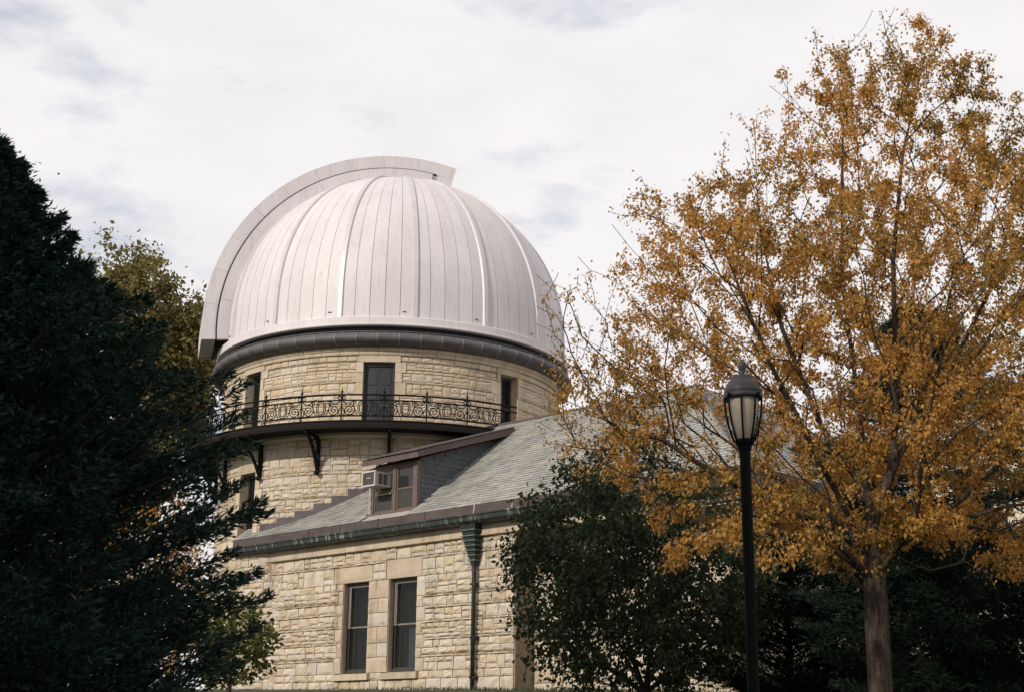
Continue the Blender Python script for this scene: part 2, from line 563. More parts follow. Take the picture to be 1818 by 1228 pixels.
for d0, d1, z0, z1 in OPEN:
    rev = MB()
    o = len(rev.v)
    ri = TR - 0.34
    for rr in (TR - 0.01, ri):
        rev.v += [cyl(rr, d0, z0), cyl(rr, d1, z0), cyl(rr, d1, z1), cyl(rr, d0, z1)]
    for i in range(4):
        j = (i + 1) % 4
        rev.f.append((o + i, o + 4 + i, o + 4 + j, o + j))
    rev.build('window_reveal', M['dressed'], wall)

# dressed lintels and jambs round the openings
dress_holes = []
def curved_block(d0, d1, z0, z1, r0, r1, k=3):
    return MB().lathe([(r0, z0), (r1, z0), (r1, z1), (r0, z1)], k, R(d0), R(d1), closed_prof=True)
for d0, d1, z0, z1 in OPEN[:4] + [OPEN[6]]:
    curved_block(d0 - 1.6, d1 + 1.6, z1 + .004, min(z1 + .28, 12.58), TR - .4, TR + .012).build('lintel', M['dressed'], wall)
    dress_holes.append((d0 - 1.6, d1 + 1.6, z1, min(z1 + .28, 12.58)))
    dress_holes.append((d0, d1, z0, z1))
    zz = z0
    s = 0
    while zz < z1 - 1e-3:
        h = min(rnd.uniform(.28, .42), z1 - zz)
        if z1 - zz - h < .15:
            h = z1 - zz
        for sd in (0, 1):
            wd = rnd.choice((1.5, 2.2)) if (s + sd) % 2 else rnd.choice((2.4, 3.4))
            a0, a1 = (d0 - wd, d0) if sd == 0 else (d1, d1 + wd)
            curved_block(a0 + .04, a1 - .04, zz + .006, zz + h - .006, TR - .35, TR + .004 + rnd.uniform(0, .012), 1).build('jamb_stone', M['stone_tan'], wall)
            dress_holes.append((a0, a1, zz, zz + h))
        zz += h
        s += 1

PROTO = [stone_proto(i, 1.0).mesh('stone', M['stone']) for i in range(14)]
PROTO_T = [stone_proto(40 + i, 0.45).mesh('stone', M['stone_tan']) for i in range(14)]

dpm = 180 / math.pi / TR        # degrees per metre on the wall
dh = [(a / dpm, b / dpm, c, d) for a, b, c, d in dress_holes]
st_up = ashlar(-76 / dpm, 76 / dpm, 10.40, 12.58, [h for h in dh if h[3] > 10.3], 3, .27, .40, .20, .42)
st_lo = ashlar(-76 / dpm, 36 / dpm, GZ - .1, 10.12, [h for h in dh if h[2] < 10.1], 5, .34, .50, .24, .60)
def place_tower(st, proto, depth):
    me = rnd.choice(proto)
    o = link('stone', me, wall)
    uc, zc = (st[0] + st[1]) / 2, (st[2] + st[3]) / 2
    d = uc * dpm
    g = 0.011
    o.location = cyl(TR - 0.075, d, zc)
    o.rotation_euler = (rnd.uniform(-.012, .012), 0, R(d) + rnd.uniform(-.015, .015))
    o.scale = (st[1] - st[0] - g, depth * rnd.uniform(.9, 1.15), st[3] - st[2] - g)
def join_stones(sts, seed, rough, tower_mode, depth, name, mat, parent, yoff=0.0):
    b = MB()
    r = random.Random(seed)
    protos = [stone_proto(seed * 100 + i, rough) for i in range(6)]
    for st in sts:
        p = r.choice(protos)
        o = len(b.v)
        uc, zc = (st[0] + st[1]) / 2, (st[2] + st[3]) / 2
        w, h = st[1] - st[0] - .011, st[3] - st[2] - .011
        dd = depth * r.uniform(.9, 1.15)
        if tower_mode:
            t = R(uc * dpm)
            bx, by = (TR - .075) * math.sin(t), -(TR - .075) * math.cos(t)
            ct, sn = math.cos(t), math.sin(t)
            for x, y, z in p.v:
                X, Y = x * w, y * dd
                b.v.append((bx + X * ct - Y * sn, by + X * sn + Y * ct, zc + z * h))
        else:
            for x, y, z in p.v:
                b.v.append((uc + x * w, yoff + y * dd, zc + z * h))
        b.f += [tuple(o + i for i in f) for f in p.f]
    if b.v:
        o = b.build(name, mat, parent)
        o['kind'] = 'stuff'
vis, hid = [], []
for st in st_up:
    d = (st[0] + st[1]) / 2 * dpm
    (vis if -53 < d < 60 else hid).append((st, 1))
for st in st_lo:
    d = (st[0] + st[1]) / 2 * dpm
    z = (st[2] + st[3]) / 2
    (vis if -46 < d < 2 and z > 7.45 + (d + 36) * .02 else hid).append((st, 0))
vis.sort(key=lambda s: -(s[0][1] - s[0][0]) * (s[0][3] - s[0][2]))
for st, up in vis[:300]:
    place_tower(st, PROTO_T if up else PROTO, .088 if up else .098)
rest = vis[300:] + hid
join_stones([s for s, u in rest if u], 5, .45, True, .085, 'stone_facing', M['stone_tan'], wall)
join_stones([s for s, u in rest if not u], 6, 1, True, .10, 'stone_facing', M['stone'], wall)

# moulding under the cornice, one block after another
for i in range(60):
    d = -180 + 6 * i
    MB().lathe([(TR - .3, 12.584), (TR + .03, 12.584), (TR + .045, 12.62), (TR + .045, 12.68), (TR + .08, 12.71), (TR + .08, 12.798), (TR - .3, 12.798)], 3, R(d + .06), R(d + 5.94), closed_prof=True).build('moulding_block', M['dressed'], wall)

# lead cornice in panels with standing seams
cornice = MB().lathe([(5.30, 12.80), (5.50, 12.805), (5.62, 13.0), (5.62, 13.5), (5.3, 13.5)], 96).build('cornice', M['slit_dark'], tower, True)
_CP = [(5.57, 12.678), (5.66, 12.695), (5.76, 12.73), (5.85, 12.79), (5.905, 12.86), (5.93, 12.95), (5.915, 13.04), (5.87, 13.11), (5.81, 13.16), (5.80, 13.20), (5.83, 13.205), (5.83, 13.225), (5.66, 13.24)]
CP = [(r_, 12.80 + (z_ - 12.678) * .36 / .482 if z_ < 13.16 else z_) for r_, z_ in _CP]
NCP = 58
pm = {}
for i in range(NCP):
    if 0 not in pm:
        pm[0] = MB().lathe(CP, 3, R(.08), R(360 / NCP - .08)).mesh('cornice_panel', M['cornice'])
        pm[0].polygons.foreach_set('use_smooth', [True] * len(pm[0].polygons))
        pm[1] = MB().lathe([(r_ + .014, z_) for r_, z_ in CP[1:9]] + [(r_ - .03, z_) for r_, z_ in reversed(CP[1:9])], 1, R(-.16), R(.16), closed_prof=True).mesh('seam', M['cornice_seam'])
    a = link('cornice_panel', pm[0], cornice)
    a.rotation_euler = (0, 0, R(360 / NCP * i))
    a = link('seam', pm[1], cornice)
    a.rotation_euler = (0, 0, R(360 / NCP * i))

# door and windows of the tower
def curved_quad(mb, d0, d1, z0, z1, r0, r1):
    mb.lathe([(r0, z0), (r1, z0), (r1, z1), (r0, z1)], 2, R(d0), R(d1), closed_prof=True)
def tower_opening(kind, o, mat_pane, mat_frame):
    d0, d1, z0, z1 = o
    if kind == 'door':
        fr = MB()
        r0, r1 = TR - .24, TR - .12
        e = .5
        for q in ((d0, d0 + e, z0, z1), (d1 - e, d1, z0, z1), (d0 + e, d1 - e, z1 - .1, z1)):
            curved_quad(fr, *q, r0, r1)
        root = fr.build('door_frame', M['frame_dark'], tower)
        mid = (d0 + d1) / 2
        for q in ((d0 + e, mid - .03), (mid + .03, d1 - e)):
            lf = MB()
            curved_quad(lf, q[0], q[1], z0, z1 - .1, TR - .24, TR - .165)
            leaf = lf.build('door_leaf', M['door'], root)
            m2 = MB()
            for za, zz in ((z0 + .12, z0 + .55), (z0 + .65, z0 + 1.2), (z0 + 1.3, z1 - .22)):
                curved_quad(m2, q[0] + .7, q[1] - .7, za, zz, TR - .17, TR - .15)
            m2.build('door_panel', M['door'], root)
        return
    fr = MB()
    r0, r1 = TR - .36, TR - .26
    e = .8
    zm = (z0 + z1) / 2
    for q in ((d0, d0 + e, z0, z1), (d1 - e, d1, z0, z1), (d0 + e, d1 - e, z1 - .1, z1), (d0 + e, d1 - e, z0, z0 + .08), (d0 + e, d1 - e, zm - .04, zm + .04)):
        curved_quad(fr, *q, r0, r1)
    w = fr.build('window', mat_frame, tower)
    for za, zz in ((z0 + .08, zm - .04), (zm + .04, z1 - .1)):
        p = MB()
        curved_quad(p, d0 + e, d1 - e, za, zz, TR - .34, TR - .32)
        p.build('pane', mat_pane, w)
tower_opening('door', DOOR, None, None)
for o in OPEN[1:]:
    tower_opening('window', o, M['glass'], M['frame_dark'])

# balcony
RB = 6.575
B0, B1 = -210.0, 38.8
bal = MB().lathe([(5.40, 10.24), (6.50, 10.24), (6.50, 10.17), (6.56, 10.17), (6.575, 10.25), (6.575, 10.345), (6.60, 10.36), (6.60, 10.39), (5.40, 10.39)], 120, R(B0), R(B1), closed_prof=True)
balcony = bal.build('balcony', M['iron_rust'], tower)
MB().lathe([(5.40, 10.10), (5.62, 10.10), (5.66, 10.16), (5.66, 10.238), (5.40, 10.238)], 100, R(B0), R(B1), closed_prof=True).build('balcony_ledge', M['dressed'], tower)
for zc, rr in ((11.135, .027), (10.975, .022), (10.52, .022)):
    MB().tube([cyl(6.53, d, zc) for d in np.linspace(B0, B1, 130)], rr, 6).build('rail', M['iron'], balcony)
PSTEP, P0 = 10.65, -7.9
posts = [P0 + PSTEP * k for k in range(-19, 5)]
pmsh = MB()
pmsh.tube([(0, 0, 10.39), (0, 0, 11.2)], .024, 6)
pmsh.tube([(0, 0, 11.2), (0, 0, 11.215), (0, 0, 11.24), (0, 0, 11.25), (0, 0, 11.36)], [.024, .042, .042, .02, .006], 6)
pmsh = pmsh.mesh('railing_post', M['iron'])
for d in posts:
    o = link('railing_post', pmsh, balcony)
    o.location = cyl(6.53, d, 0)

def scroll_lines():
    L = []
    def stad(w, h, k=28):
        pts = []
        for i in range(k + 1):
            t = 2 * math.pi * i / k
            c, s_ = math.cos(t), math.sin(t)
            pts.append((w * (abs(c) ** .75) * (1 if c > 0 else -1), h * (abs(s_) ** .75) * (1 if s_ > 0 else -1)))
        return pts
    L.append(stad(.135, .205))
    L.append(stad(.088, .155))
    for sg in (-1, 1):
        cx, cy = sg * .385, -.055
        sp = []
        for i in range(44):
            t = i / 43
            an = math.pi * .5 - sg * 0 + t * 2 * math.pi * 2.1
            rr = .155 * (1 - t) + .02
            sp.append((cx + sg * rr * math.cos(an) * 1.0, cy + rr * math.sin(an)))
        # tail sweeping from the spiral's top to the oval's shoulder
        tail = [(sg * (.385 - .30 * q), .12 + .09 * math.sin(q * math.pi) * 0 + .085 * q) for q in (0, .3, .6, .8)]
        tail2 = [(sg * (.155 + .12 * math.sin(q * math.pi * .5)), -.2 + .42 * q) for q in (0, .2, .4, .6, .8, 1.0)]
        L.append(sp)
        L.append(tail2)
        L.append([(sg * .27, .22), (sg * .33, .16), (sg * .385, .115), (sg * .46, .12), (sg * .53, .17), (sg * .575, .22)])
        rg = [(sg * .235 + .042 * math.cos(a), .165 + .042 * math.sin(a)) for a in np.linspace(0, 2 * math.pi, 12)]
        L.append(rg)
        rg = [(sg * .54 + .05 * math.cos(a), .30 + .05 * math.sin(a)) for a in np.linspace(0, 2 * math.pi, 12)]
        L.append(rg)
        L.append([(sg * .56, -.22), (sg * .52, -.14), (sg * .535, -.05), (sg * .585, .03)])
    return L
panel = MB()
for ln in scroll_lines():
    panel.tube([cyl(6.53, u / 6.53 * 180 / math.pi, 10.748 + v) for u, v in ln], .0145, 5)
panel = panel.mesh('railing_panel', M['iron'])
for d in posts[:-1]:
    o = link('railing_panel', panel, balcony)
    o.rotation_euler = (0, 0, R(d + PSTEP / 2))
# brackets
bk = MB()
def bpt(r, z, y=0.0):
    return (y, -r, z)
bk.quadbox([(-.045, -5.62, 9.14), (.045, -5.62, 9.14), (.045, -5.5, 9.14), (-.045, -5.5, 9.14), (-.045, -5.62, 10.17), (.045, -5.62, 10.17), (.045, -5.5, 10.17), (-.045, -5.5, 10.17)])
bk.tube([bpt(5.6, 9.2), bpt(5.72, 9.45), bpt(5.92, 9.75), bpt(6.2, 10.02), bpt(6.46, 10.17)], .055, 6)
bk.tube([bpt(5.62, 10.13), bpt(6.5, 10.13)], .05, 6)
sp = [bpt(5.80 + (.15 - .03 * t) * math.cos(t), 9.96 + (.15 - .03 * t) * math.sin(t)) for t in np.linspace(0, 4.4, 20)]
bk.tube(sp, .022, 5)
bk.tube([bpt(5.62, 9.14), bpt(5.62, 9.08), bpt(5.58, 9.03)], [.07, .09, .03], 8)
bk = bk.mesh('bracket', M['iron'])
for k in range(-9, 2):
    o = link('bracket', bk, balcony)
    o.rotation_euler = (0, 0, R(4.3 + 21.65 * k))
    if 4.3 + 21.65 * k > 34:
        bpy.data.objects.remove(o)

# stepped lead flashing where the wing roof meets the tower
ROOF0, ROOFS = 11.62, 0.75                # roof plane z = ROOF0 - ROOFS*n
WING_DEG = 46.43
def roof_z(n):
    return ROOF0 - ROOFS * n
def flash(d0, d1):
    n0 = TR * math.sin(R(WING_DEG - d0))
    n1 = TR * math.sin(R(WING_DEG - d1))
    za, zc = roof_z(n0), roof_z(n1)
    top = zc + .13
    b = MB()
    b.quadbox([cyl(TR + .035, d0, za - .1), cyl(TR + .035, d1, zc - .1), cyl(TR - .05, d1, zc - .1), cyl(TR - .05, d0, za - .1),
               cyl(TR + .035, d0, top), cyl(TR + .035, d1, top), cyl(TR - .05, d1, top), cyl(TR - .05, d0, top)])
    b.build('step_flashing', M['lead'], tower)
fd = [-38, -31, -24.5, -18.2, -12.6, -7.6, -3.0, 1.5, 6, 11, 16]
for d0, d1 in zip(fd[:-1], fd[1:]):
    flash(d0, d1)

# ------------------------------------------------------------------ the dome
dome = thing('observatory_dome', 'silver ribbed observatory dome with a curved shutter over its slit', 'dome', (AX[0], AX[1], 13.41))
DZ = 14.31 - 13.41               # centre of the sphere above the base
DR = 5.70
SLIT = -75.8
WC = 1.34
hx, hy = math.sin(R(SLIT)), -math.cos(R(SLIT))
sx, sy = -hy, hx                 # towards the viewer
if sy > 0:
    sx, sy = -sx, -sy
def on_dome(deg, s, dr=0.0):
    """s: arc parameter in metres up from the base ring"""
    v = DZ - .27
    t = R(deg)
    if s < v:
        r, z = DR + dr + .02 * (1 - s / v), .27 + s
    else:
        ph = (s - v) / DR
        r, z = (DR + dr) * math.cos(ph), DZ + (DR + dr) * math.sin(ph)
    return Vector((r * math.sin(t), -r * math.cos(t), z))
S_MAX = DZ - .27 + DR * math.pi / 2
def s_end(deg, wc=WC):
    last = 0
    for i in range(0, 401):
        s = S_MAX * i / 400
        p = on_dome(deg, s)
        h = p.x * hx + p.y * hy
        w = p.x * sx + p.y * sy
        if abs(w) < wc and h > -1.75:
            return last
        last = s
    return S_MAX * .995
base = MB().lathe([(5.60, 0.0), (5.80, 0.0), (5.815, .02), (5.815, .06), (5.80, .075), (5.80, .25), (5.77, .275), (5.60, .275)], 120, closed_prof=True)
base = base.build('base_ring', M['dome'], dome)
under = MB()
K = 120
for i in range(K):
    d0, d1 = i * 360 / K - 180, (i + 1) * 360 / K - 180
    if s_end((d0 + d1) / 2, WC - .05) < .4:
        continue
    e0, e1 = s_end(d0, WC - .05), s_end(d1, WC - .05)
    o = len(under.v)
    for j in range(25):
        under.v.append(tuple(on_dome(d0, e0 * j / 24, -.04)))
        under.v.append(tuple(on_dome(d1, e1 * j / 24, -.04)))
    for j in range(24):
        under.f.append((o + 2 * j, o + 2 * j + 1, o + 2 * j + 3, o + 2 * j + 2))
under.build('shell', M['seam'], dome)
RIB0, RSTEP = 10.6, 22.5
GST = RSTEP / 5
for i in range(80):
    d0 = RIB0 + GST * i - 180 + 10.6 * 0
    d1 = d0 + GST
    d0 = (d0 + 180) % 360 - 180
    d1 = d0 + GST
    g = .07
    e0, e1 = s_end(d0 + g), s_end(d1 - g)
    if min(e0, e1) < .3:
        continue
    b = MB()
    nj = 30
    for j in range(nj + 1):
        for d, e in ((d0 + g, e0), ((d0 + d1) / 2, (e0 + e1) / 2), (d1 - g, e1)):
            mid = .0 if d == (d0 + d1) / 2 else 0
            b.v.append(tuple(on_dome(d, e * j / nj, mid)))
    for j in range(nj):
        for c in (0, 1):
            a = 3 * j + c
            b.f.append((a, a + 1, a + 4, a + 3))
    # turned-down edges give each sheet its thickness
    for c, d, e in ((0, d0 + g, e0), (2, d1 - g, e1)):
        o = len(b.v)
        for j in range(nj + 1):
            b.v.append(tuple(on_dome(d, e * j / nj, 0)))
            b.v.append(tuple(on_dome(d, e * j / nj, -.03)))
        for j in range(nj):
            b.f.append((o + 2 * j, o + 2 * j + 2, o + 2 * j + 3, o + 2 * j + 1))
    b.build('gore_panel', M['dome'], dome, True)
for k in range(16):
    d = RIB0 + RSTEP * k
    d = (d + 180) % 360 - 180
    e = s_end(d, WC + .02)
    if e < .4:
        continue
    b = MB()
    nj = 34
    for j in range(nj + 1):
        s = e * j / nj
        rr = max(math.hypot(*on_dome(d, s)[:2]), .3)
        for off, hgt in ((-.10, -.01), (-.065, .055), (.065, .055), (.10, -.01)):
            dd = off / rr * 180 / math.pi
            b.v.append(tuple(on_dome(d + dd, s, hgt)))
    for j in range(nj):
        for c in range(3):
            a = 4 * j + c
            b.f.append((a, a + 1, a + 5, a + 4))
    e_ = 4 * nj
    b.f += [(3, 2, 1, 0), (e_, e_ + 1, e_ + 2, e_ + 3)]
    b.build('rib', M['dome_rib'], dome)

def slit_pt(r, el, w):
    c, s_ = r * math.cos(R(el)), r * math.sin(R(el))
    return (c * hx + w * sx, c * hy + w * sy, DZ + s_)
def arc_box(r0, r1, w0, w1, e0, e1, k):
    b = MB()
    for i in range(k + 1):
        e = e0 + (e1 - e0) * i / k
        b.v += [slit_pt(r0, e, w0), slit_pt(r0, e, w1), slit_pt(r1, e, w1), slit_pt(r1, e, w0)]
    for i in range(k):
        a = 4 * i
        for c in range(4):
            c2 = (c + 1) % 4
            b.f.append((a + c, a + c2, a + 4 + c2, a + 4 + c))
    e_ = 4 * k
    b.f += [(3, 2, 1, 0), (e_, e_ + 1, e_ + 2, e_ + 3)]
    return b
# kerbs on both sides of the slit, the shutter riding on them
for sg in (-1, 1):
    kb = arc_box(5.30, 5.905, sg * (WC - .16), sg * (WC + .02), -5.0, 98.6, 60).build('slit_kerb', M['dome'], dome)
    for i in range(4):
        e = 8 + i * 26.0
        arc_box(5.42, 5.90, sg * (WC + .02), sg * (WC + .027), e, e + .1, 1).build('seam', M['dome_rib'], kb)
    arc_box(5.905, 5.955, sg * (WC - .15), sg * (WC - .05), -5.0, 100, 50).build('slit_gap_shade', M['slit_dark'], kb)  # black strip puts in the shade of the gap under the shutter
    # small rib running beside the kerb
shutter = arc_box(5.96, 6.36, -1.05, 1.05, -4.6, 104.2, 50).build('shutter', M['dome_rib'], dome)
NSH = 10
for i in range(NSH):
    e0 = -4.8 + i * (104.6 + 4.8) / NSH
    e1 = e0 + (104.6 + 4.8) / NSH
    mb_ = arc_box(6.355, 6.39, -1.25, 1.25, e0 + .035, e1 - .035, 6)
    for sg in (-1, 1):
        q = arc_box(5.945, 6.39, sg * 1.15, sg * 1.255, e0 + .035, e1 - .035, 6)
        o = len(mb_.v)
        mb_.v += q.v
        mb_.f += [tuple(o + x for x in f) for f in q.f]
    mb_.build('shutter_panel', M['dome'], shutter)
arc_box(5.56, 6.39, -1.25, 1.25, 104.6, 105.6, 2).build('end_plate', M['dome'], shutter)
# end of the shutter drops to the shell
for sg in (-1, 1):
    q = MB()
    P = [slit_pt(5.95, 98.0, sg * 1.16), slit_pt(5.95, 105.3, sg * 1.16), slit_pt(5.58, 105.9, sg * 1.16), slit_pt(5.58, 99.6, sg * 1.16)]
    P2 = [slit_pt(5.95, 98.0, sg * 1.254), slit_pt(5.95, 105.3, sg * 1.254), slit_pt(5.58, 105.9, sg * 1.254), slit_pt(5.58, 99.6, sg * 1.254)]
    q.quadbox(P + P2).build('end_flap', M['dome'], shutter)
# bolted foot of each panel seam: dark dots along the ring
tb = MB().box(-.05, .05, -.012, .012, -.012, .012).mesh('lifting_lug', M['seam'])
for k in range(16):
    d = RIB0 + RSTEP * k - 3.2
    o = link('lifting_lug', tb, base)
    o.location = cyl(DR + .03, d, .27 + .18)
    o.rotation_euler = (0, 0, R(d))

# ------------------------------------------------------------------ the wing
WROT = math.atan2(-0.6893, 0.7245)
wing = thing('observatory_wing', 'long rock faced limestone wing with slate roof and dormer beside the tower', 'building', (AX[0], AX[1], 0), WROT)
WN = 5.35          # wall face;  local coords: x along the wing to the right, y = -n
WE = 17.3          # far (right) end
WIN = [(4.27, 5.31, 3.37, 5.76), (6.12, 7.20, 3.37, 5.76)]
Z0, ZF = GZ - .4, 6.60
core = MB()
yo, yi = -(WN - .05), -(WN - .55)
cuts = [0.0] + [v for w in WIN for v in w[:2]] + [10.67]
for i in range(0, len(cuts) - 1, 2):
    core.box(cuts[i], cuts[i + 1], yo, yi, Z0, 6.9)
for w in WIN:
    core.box(w[0], w[1], yo, yi, Z0, w[2])
    core.box(w[0], w[1], yo, yi, w[3], 6.9)
core.box(10.67 + .004, WE, -(WN - .75), -(WN - 1.1), Z0, 6.9)      # recessed length of wall
core.box(10.40, 10.66, -(WN - .551), -(WN - 1.1), Z0, 6.9)
core.box(WE - .5, WE - .05, -(WN - .3), WN, Z0, 6.9)            # end wall
core.box(3.0, WE - .51, WN - .4, WN, Z0, 6.9)                     # rear wall
wwall = core.build('wall', M['mortar'], wing)
for w in WIN:
    rb_ = MB()
    y0, y1 = -(WN - .045), -(WN - .38)
    rb_.box(w[0] - .06, w[0] + .003, y0, y1, w[2], w[3])
    rb_.box(w[1] - .003, w[1] + .06, y0, y1, w[2], w[3])
    rb_.box(w[0] - .06, w[1] + .06, y0, y1, w[3] - .003, w[3] + .05)
    rb_.build('window_reveal', M['dressed_pink'], wwall)
wholes = [tuple(w) for w in WIN]
def rock_block(name, u0, u1, z0, z1, mat, relief, parent, seed, face=WN):
    p = stone_proto(seed, .5)
    b = MB()
    for x, y, z in p.v:
        b.v.append(((u0 + u1) / 2 + x * (u1 - u0 - .012), -(face - .08) + y * relief, (z0 + z1) / 2 + z * (z1 - z0 - .012)))
    b.f = p.f
    return b.build(name, mat, parent)
for i, (u0, u1, z1) in enumerate(((3.84, 5.46, 6.20), (6.0, 7.38, 6.27))):
    rock_block('lintel', u0, u1, 5.76, z1, M['dressed_pink'], .105, wwall, 900 + i)
    wholes.append((u0, u1, 5.76, z1))
for u0, u1 in ((4.06, 5.47), (5.93, 7.35)):
    MB().quadbox([(u0, -(WN + .09), 3.19), (u1, -(WN + .09), 3.19), (u1, -(WN - .36), 3.19), (u0, -(WN - .36), 3.19),
                  (u0, -(WN + .09), 3.34), (u1, -(WN + .09), 3.34), (u1, -(WN - .36), 3.385), (u0, -(WN - .36), 3.385)]).build('sill', M['dressed'], wwall)
    wholes.append((u0, u1, 3.18, 3.37))
# larger jamb stones beside the windows
for u0, u1 in ((3.97, 4.27), (5.31, 6.12), (7.20, 7.52)):
    zz = 3.37
    i = 0
    while zz < 5.76 - .01:
        h = min(rnd.uniform(.24, .46), 5.76 - zz)
        if 5.76 - zz - h < .15:
            h = 5.76 - zz
        if u1 - u0 > .6:
            m_ = rnd.choice((u0 + .3, u0 + .48, u0 + .40))
            parts = [(u0, m_), (m_, u1)] if i % 3 else [(u0, u1)]
        else:
            parts = [(u0 + (.1 if (i % 2 and u0 < 4) else 0), u1 - (.1 if (i % 2 and u0 > 7) else 0))]
        for a, b_ in parts:
            rock_block('jamb_stone', a, b_, zz, zz + h, M['dressed_pink'] if rnd.random() < .6 else M['stone'], .11, wwall, rnd.randint(1000, 9999))
            wholes.append((a, b_, zz, zz + h))
        zz += h
        i += 1
# fill jamb offsets: treat the jamb columns as closed for the ashlar
st = ashlar(0.03, 10.655, GZ - .05, 6.575, wholes, 21, .33, .50, .22, .62)
st.sort(key=lambda s: -(s[1] - s[0]) * (s[3] - s[2]) * (3 if 1.0 < s[0] < 10.5 else 1))
for s in st[:300]:
    o = link('stone', rnd.choice(PROTO), wwall)
    o.location = ((s[0] + s[1]) / 2, -(WN - .075), (s[2] + s[3]) / 2)
    o.rotation_euler = (rnd.uniform(-.03, .03), 0, rnd.uniform(-.03, .03))
    o.scale = (s[1] - s[0] - .012, rnd.uniform(.092, .114), s[3] - s[2] - .012)
join_stones(st[300:], 31, 1, False, .11, 'stone_facing', M['stone'], wwall, -(WN - .075))
# recessed stretch and end wall: coursed facing
st = ashlar(10.69, WE - .02, GZ - .05, 6.575, [(12.0, 13.1, 3.37, 5.76), (14.2, 15.3, 3.37, 5.76)], 23, .33, .50, .25, .62)
join_stones(st, 32, 1, False, .11, 'stone_facing', M['stone'], wwall, -(WN - .775))
b = MB()
p6 = [stone_proto(700 + i, 1) for i in range(6)]
EW = [(-3.9, -2.8, 3.2, 5.7), (-.6, .6, 3.2, 5.7), (2.8, 3.9, 3.2, 5.7)]
for s in ashlar(-WN, WN, GZ - .05, 6.575, EW, 25, .33, .50, .25, .62):
    o = len(b.v)
    for x, y, z in rnd.choice(p6).v:
        b.v.append((WE - .075 - y * .11, (s[0] + s[1]) / 2 + x * (s[1] - s[0] - .012), (s[2] + s[3]) / 2 + z * (s[3] - s[2] - .012)))
    b.f += [tuple(o + i for i in f) for f in p6[0].f]
o = b.build('stone_facing', M['stone'], wwall)
o['kind'] = 'stuff'

# frieze blocks and bead under the gutter
u = -.45
while u < WE:
    w = rnd.uniform(.95, 1.3)
    u1 = min(u + w, WE + .1)
    MB().box(u + .004, u1 - .004, -(WN + .075), -(WN - .6), 6.64, 6.862).build('frieze_block', M['dressed'], wwall)
    MB().lathe([(0.0, 0), (.055, 0)], 1).v
    bead = MB()
    bead.v = []
    for x in (u + .004, u1 - .004):
        for yy, zz in ((-(WN - .1), 6.575), (-(WN + .07), 6.575), (-(WN + .105), 6.59), (-(WN + .105), 6.625), (-(WN + .078), 6.638), (-(WN - .1), 6.638)):
            bead.v.append((x, yy, zz))
    bead.f = [(i, (i + 1) % 6, 6 + (i + 1) % 6, 6 + i) for i in range(6)] + [(5, 4, 3, 2, 1, 0), (6, 7, 8, 9, 10, 11)]
    bead.build('frieze_bead', M['dressed'], wwall)
    u = u1
MB().box(WE + .004, WE + .075, -(WN + .07), WN, 6.64, 6.862).build('frieze_block', M['dressed'], wwall)

# wing windows
def sash_window(x0, x1, z0, z1, y, parent, fmat, gmats, name='window'):
    f = MB()
    e = .055
    f.box(x0, x0 + e, y, y + .09, z0, z1)
    f.box(x1 - e, x1, y, y + .09, z0, z1)
    f.box(x0 + e, x1 - e, y, y + .09, z1 - .07, z1)
    f.box(x0 + e, x1 - e, y, y + .09, z0, z0 + .06)
    w = f.build(name, M['frame_dark'], parent)
    zm = (z0 + z1) / 2 + .02
    for k, (za, zc, yy) in enumerate(((zm - .03, z1 - .07, y + .03), (z0 + .06, zm + .02, y + .06))):
        s_ = MB()
        t = .04
        s_.box(x0 + e, x0 + e + t, yy, yy + .03, za, zc)
        s_.box(x1 - e - t, x1 - e, yy, yy + .03, za, zc)
        s_.box(x0 + e + t, x1 - e - t, yy, yy + .03, zc - t, zc)
        s_.box(x0 + e + t, x1 - e - t, yy, yy + .03, za, za + t)
        s_.build('sash', fmat[k], w)
        MB().box(x0 + e + t, x1 - e - t, yy + .01, yy + .02, za + t, zc - t).build('pane', gmats[k], w)
    return w
for i, w in enumerate(WIN):
    ww = sash_window(w[0] + .003, w[1] - .003, w[2] + .02, w[3] - .003, -(WN - .15), wing, (M['frame_light'], M['frame_dark']), (M['clear'], M['clear']))
    # storm sash edge inside the opening
    MB().box(w[0] + .003 + .16, w[0] + .20, -(WN - .135), -(WN - .149), w[2] + 1.2, w[3] - .1).build('storm_sash', M['frame_light'], ww)
    dk_ = MB().box(w[0], w[1], -(WN - .50), -(WN - .52), w[2], w[3])  # near-black sheet standing in for the unlit depth of the room
    dk_.build('unlit_room_sheet', M['room'], ww)
    if i == 0:
        continue
    cu = MB()
    xs_ = np.linspace(w[0] + .46, w[0] + .98, 22)
    for x in xs_:
        yy = -(WN - .34) + .03 * math.sin(x * 46)
        cu.v += [(x, yy, w[2] + .03), (x, yy, w[2] + 1.12)]
    cu.f = [(2 * q, 2 * q + 2, 2 * q + 3, 2 * q + 1) for q in range(21)]
    cu.build('wavy_sheet', M['wavy_sheet'], ww, True)  # wavy grey blue sheet behind part of the lower pane
for u0, u1, z0, z1 in ((12.0, 13.1, 3.37, 5.76), (14.2, 15.3, 3.37, 5.76)):
    sash_window(u0, u1, z0, z1, -(WN - .72), wing, (M['frame_light'], M['frame_dark']), (M['glass'], M['glass']))
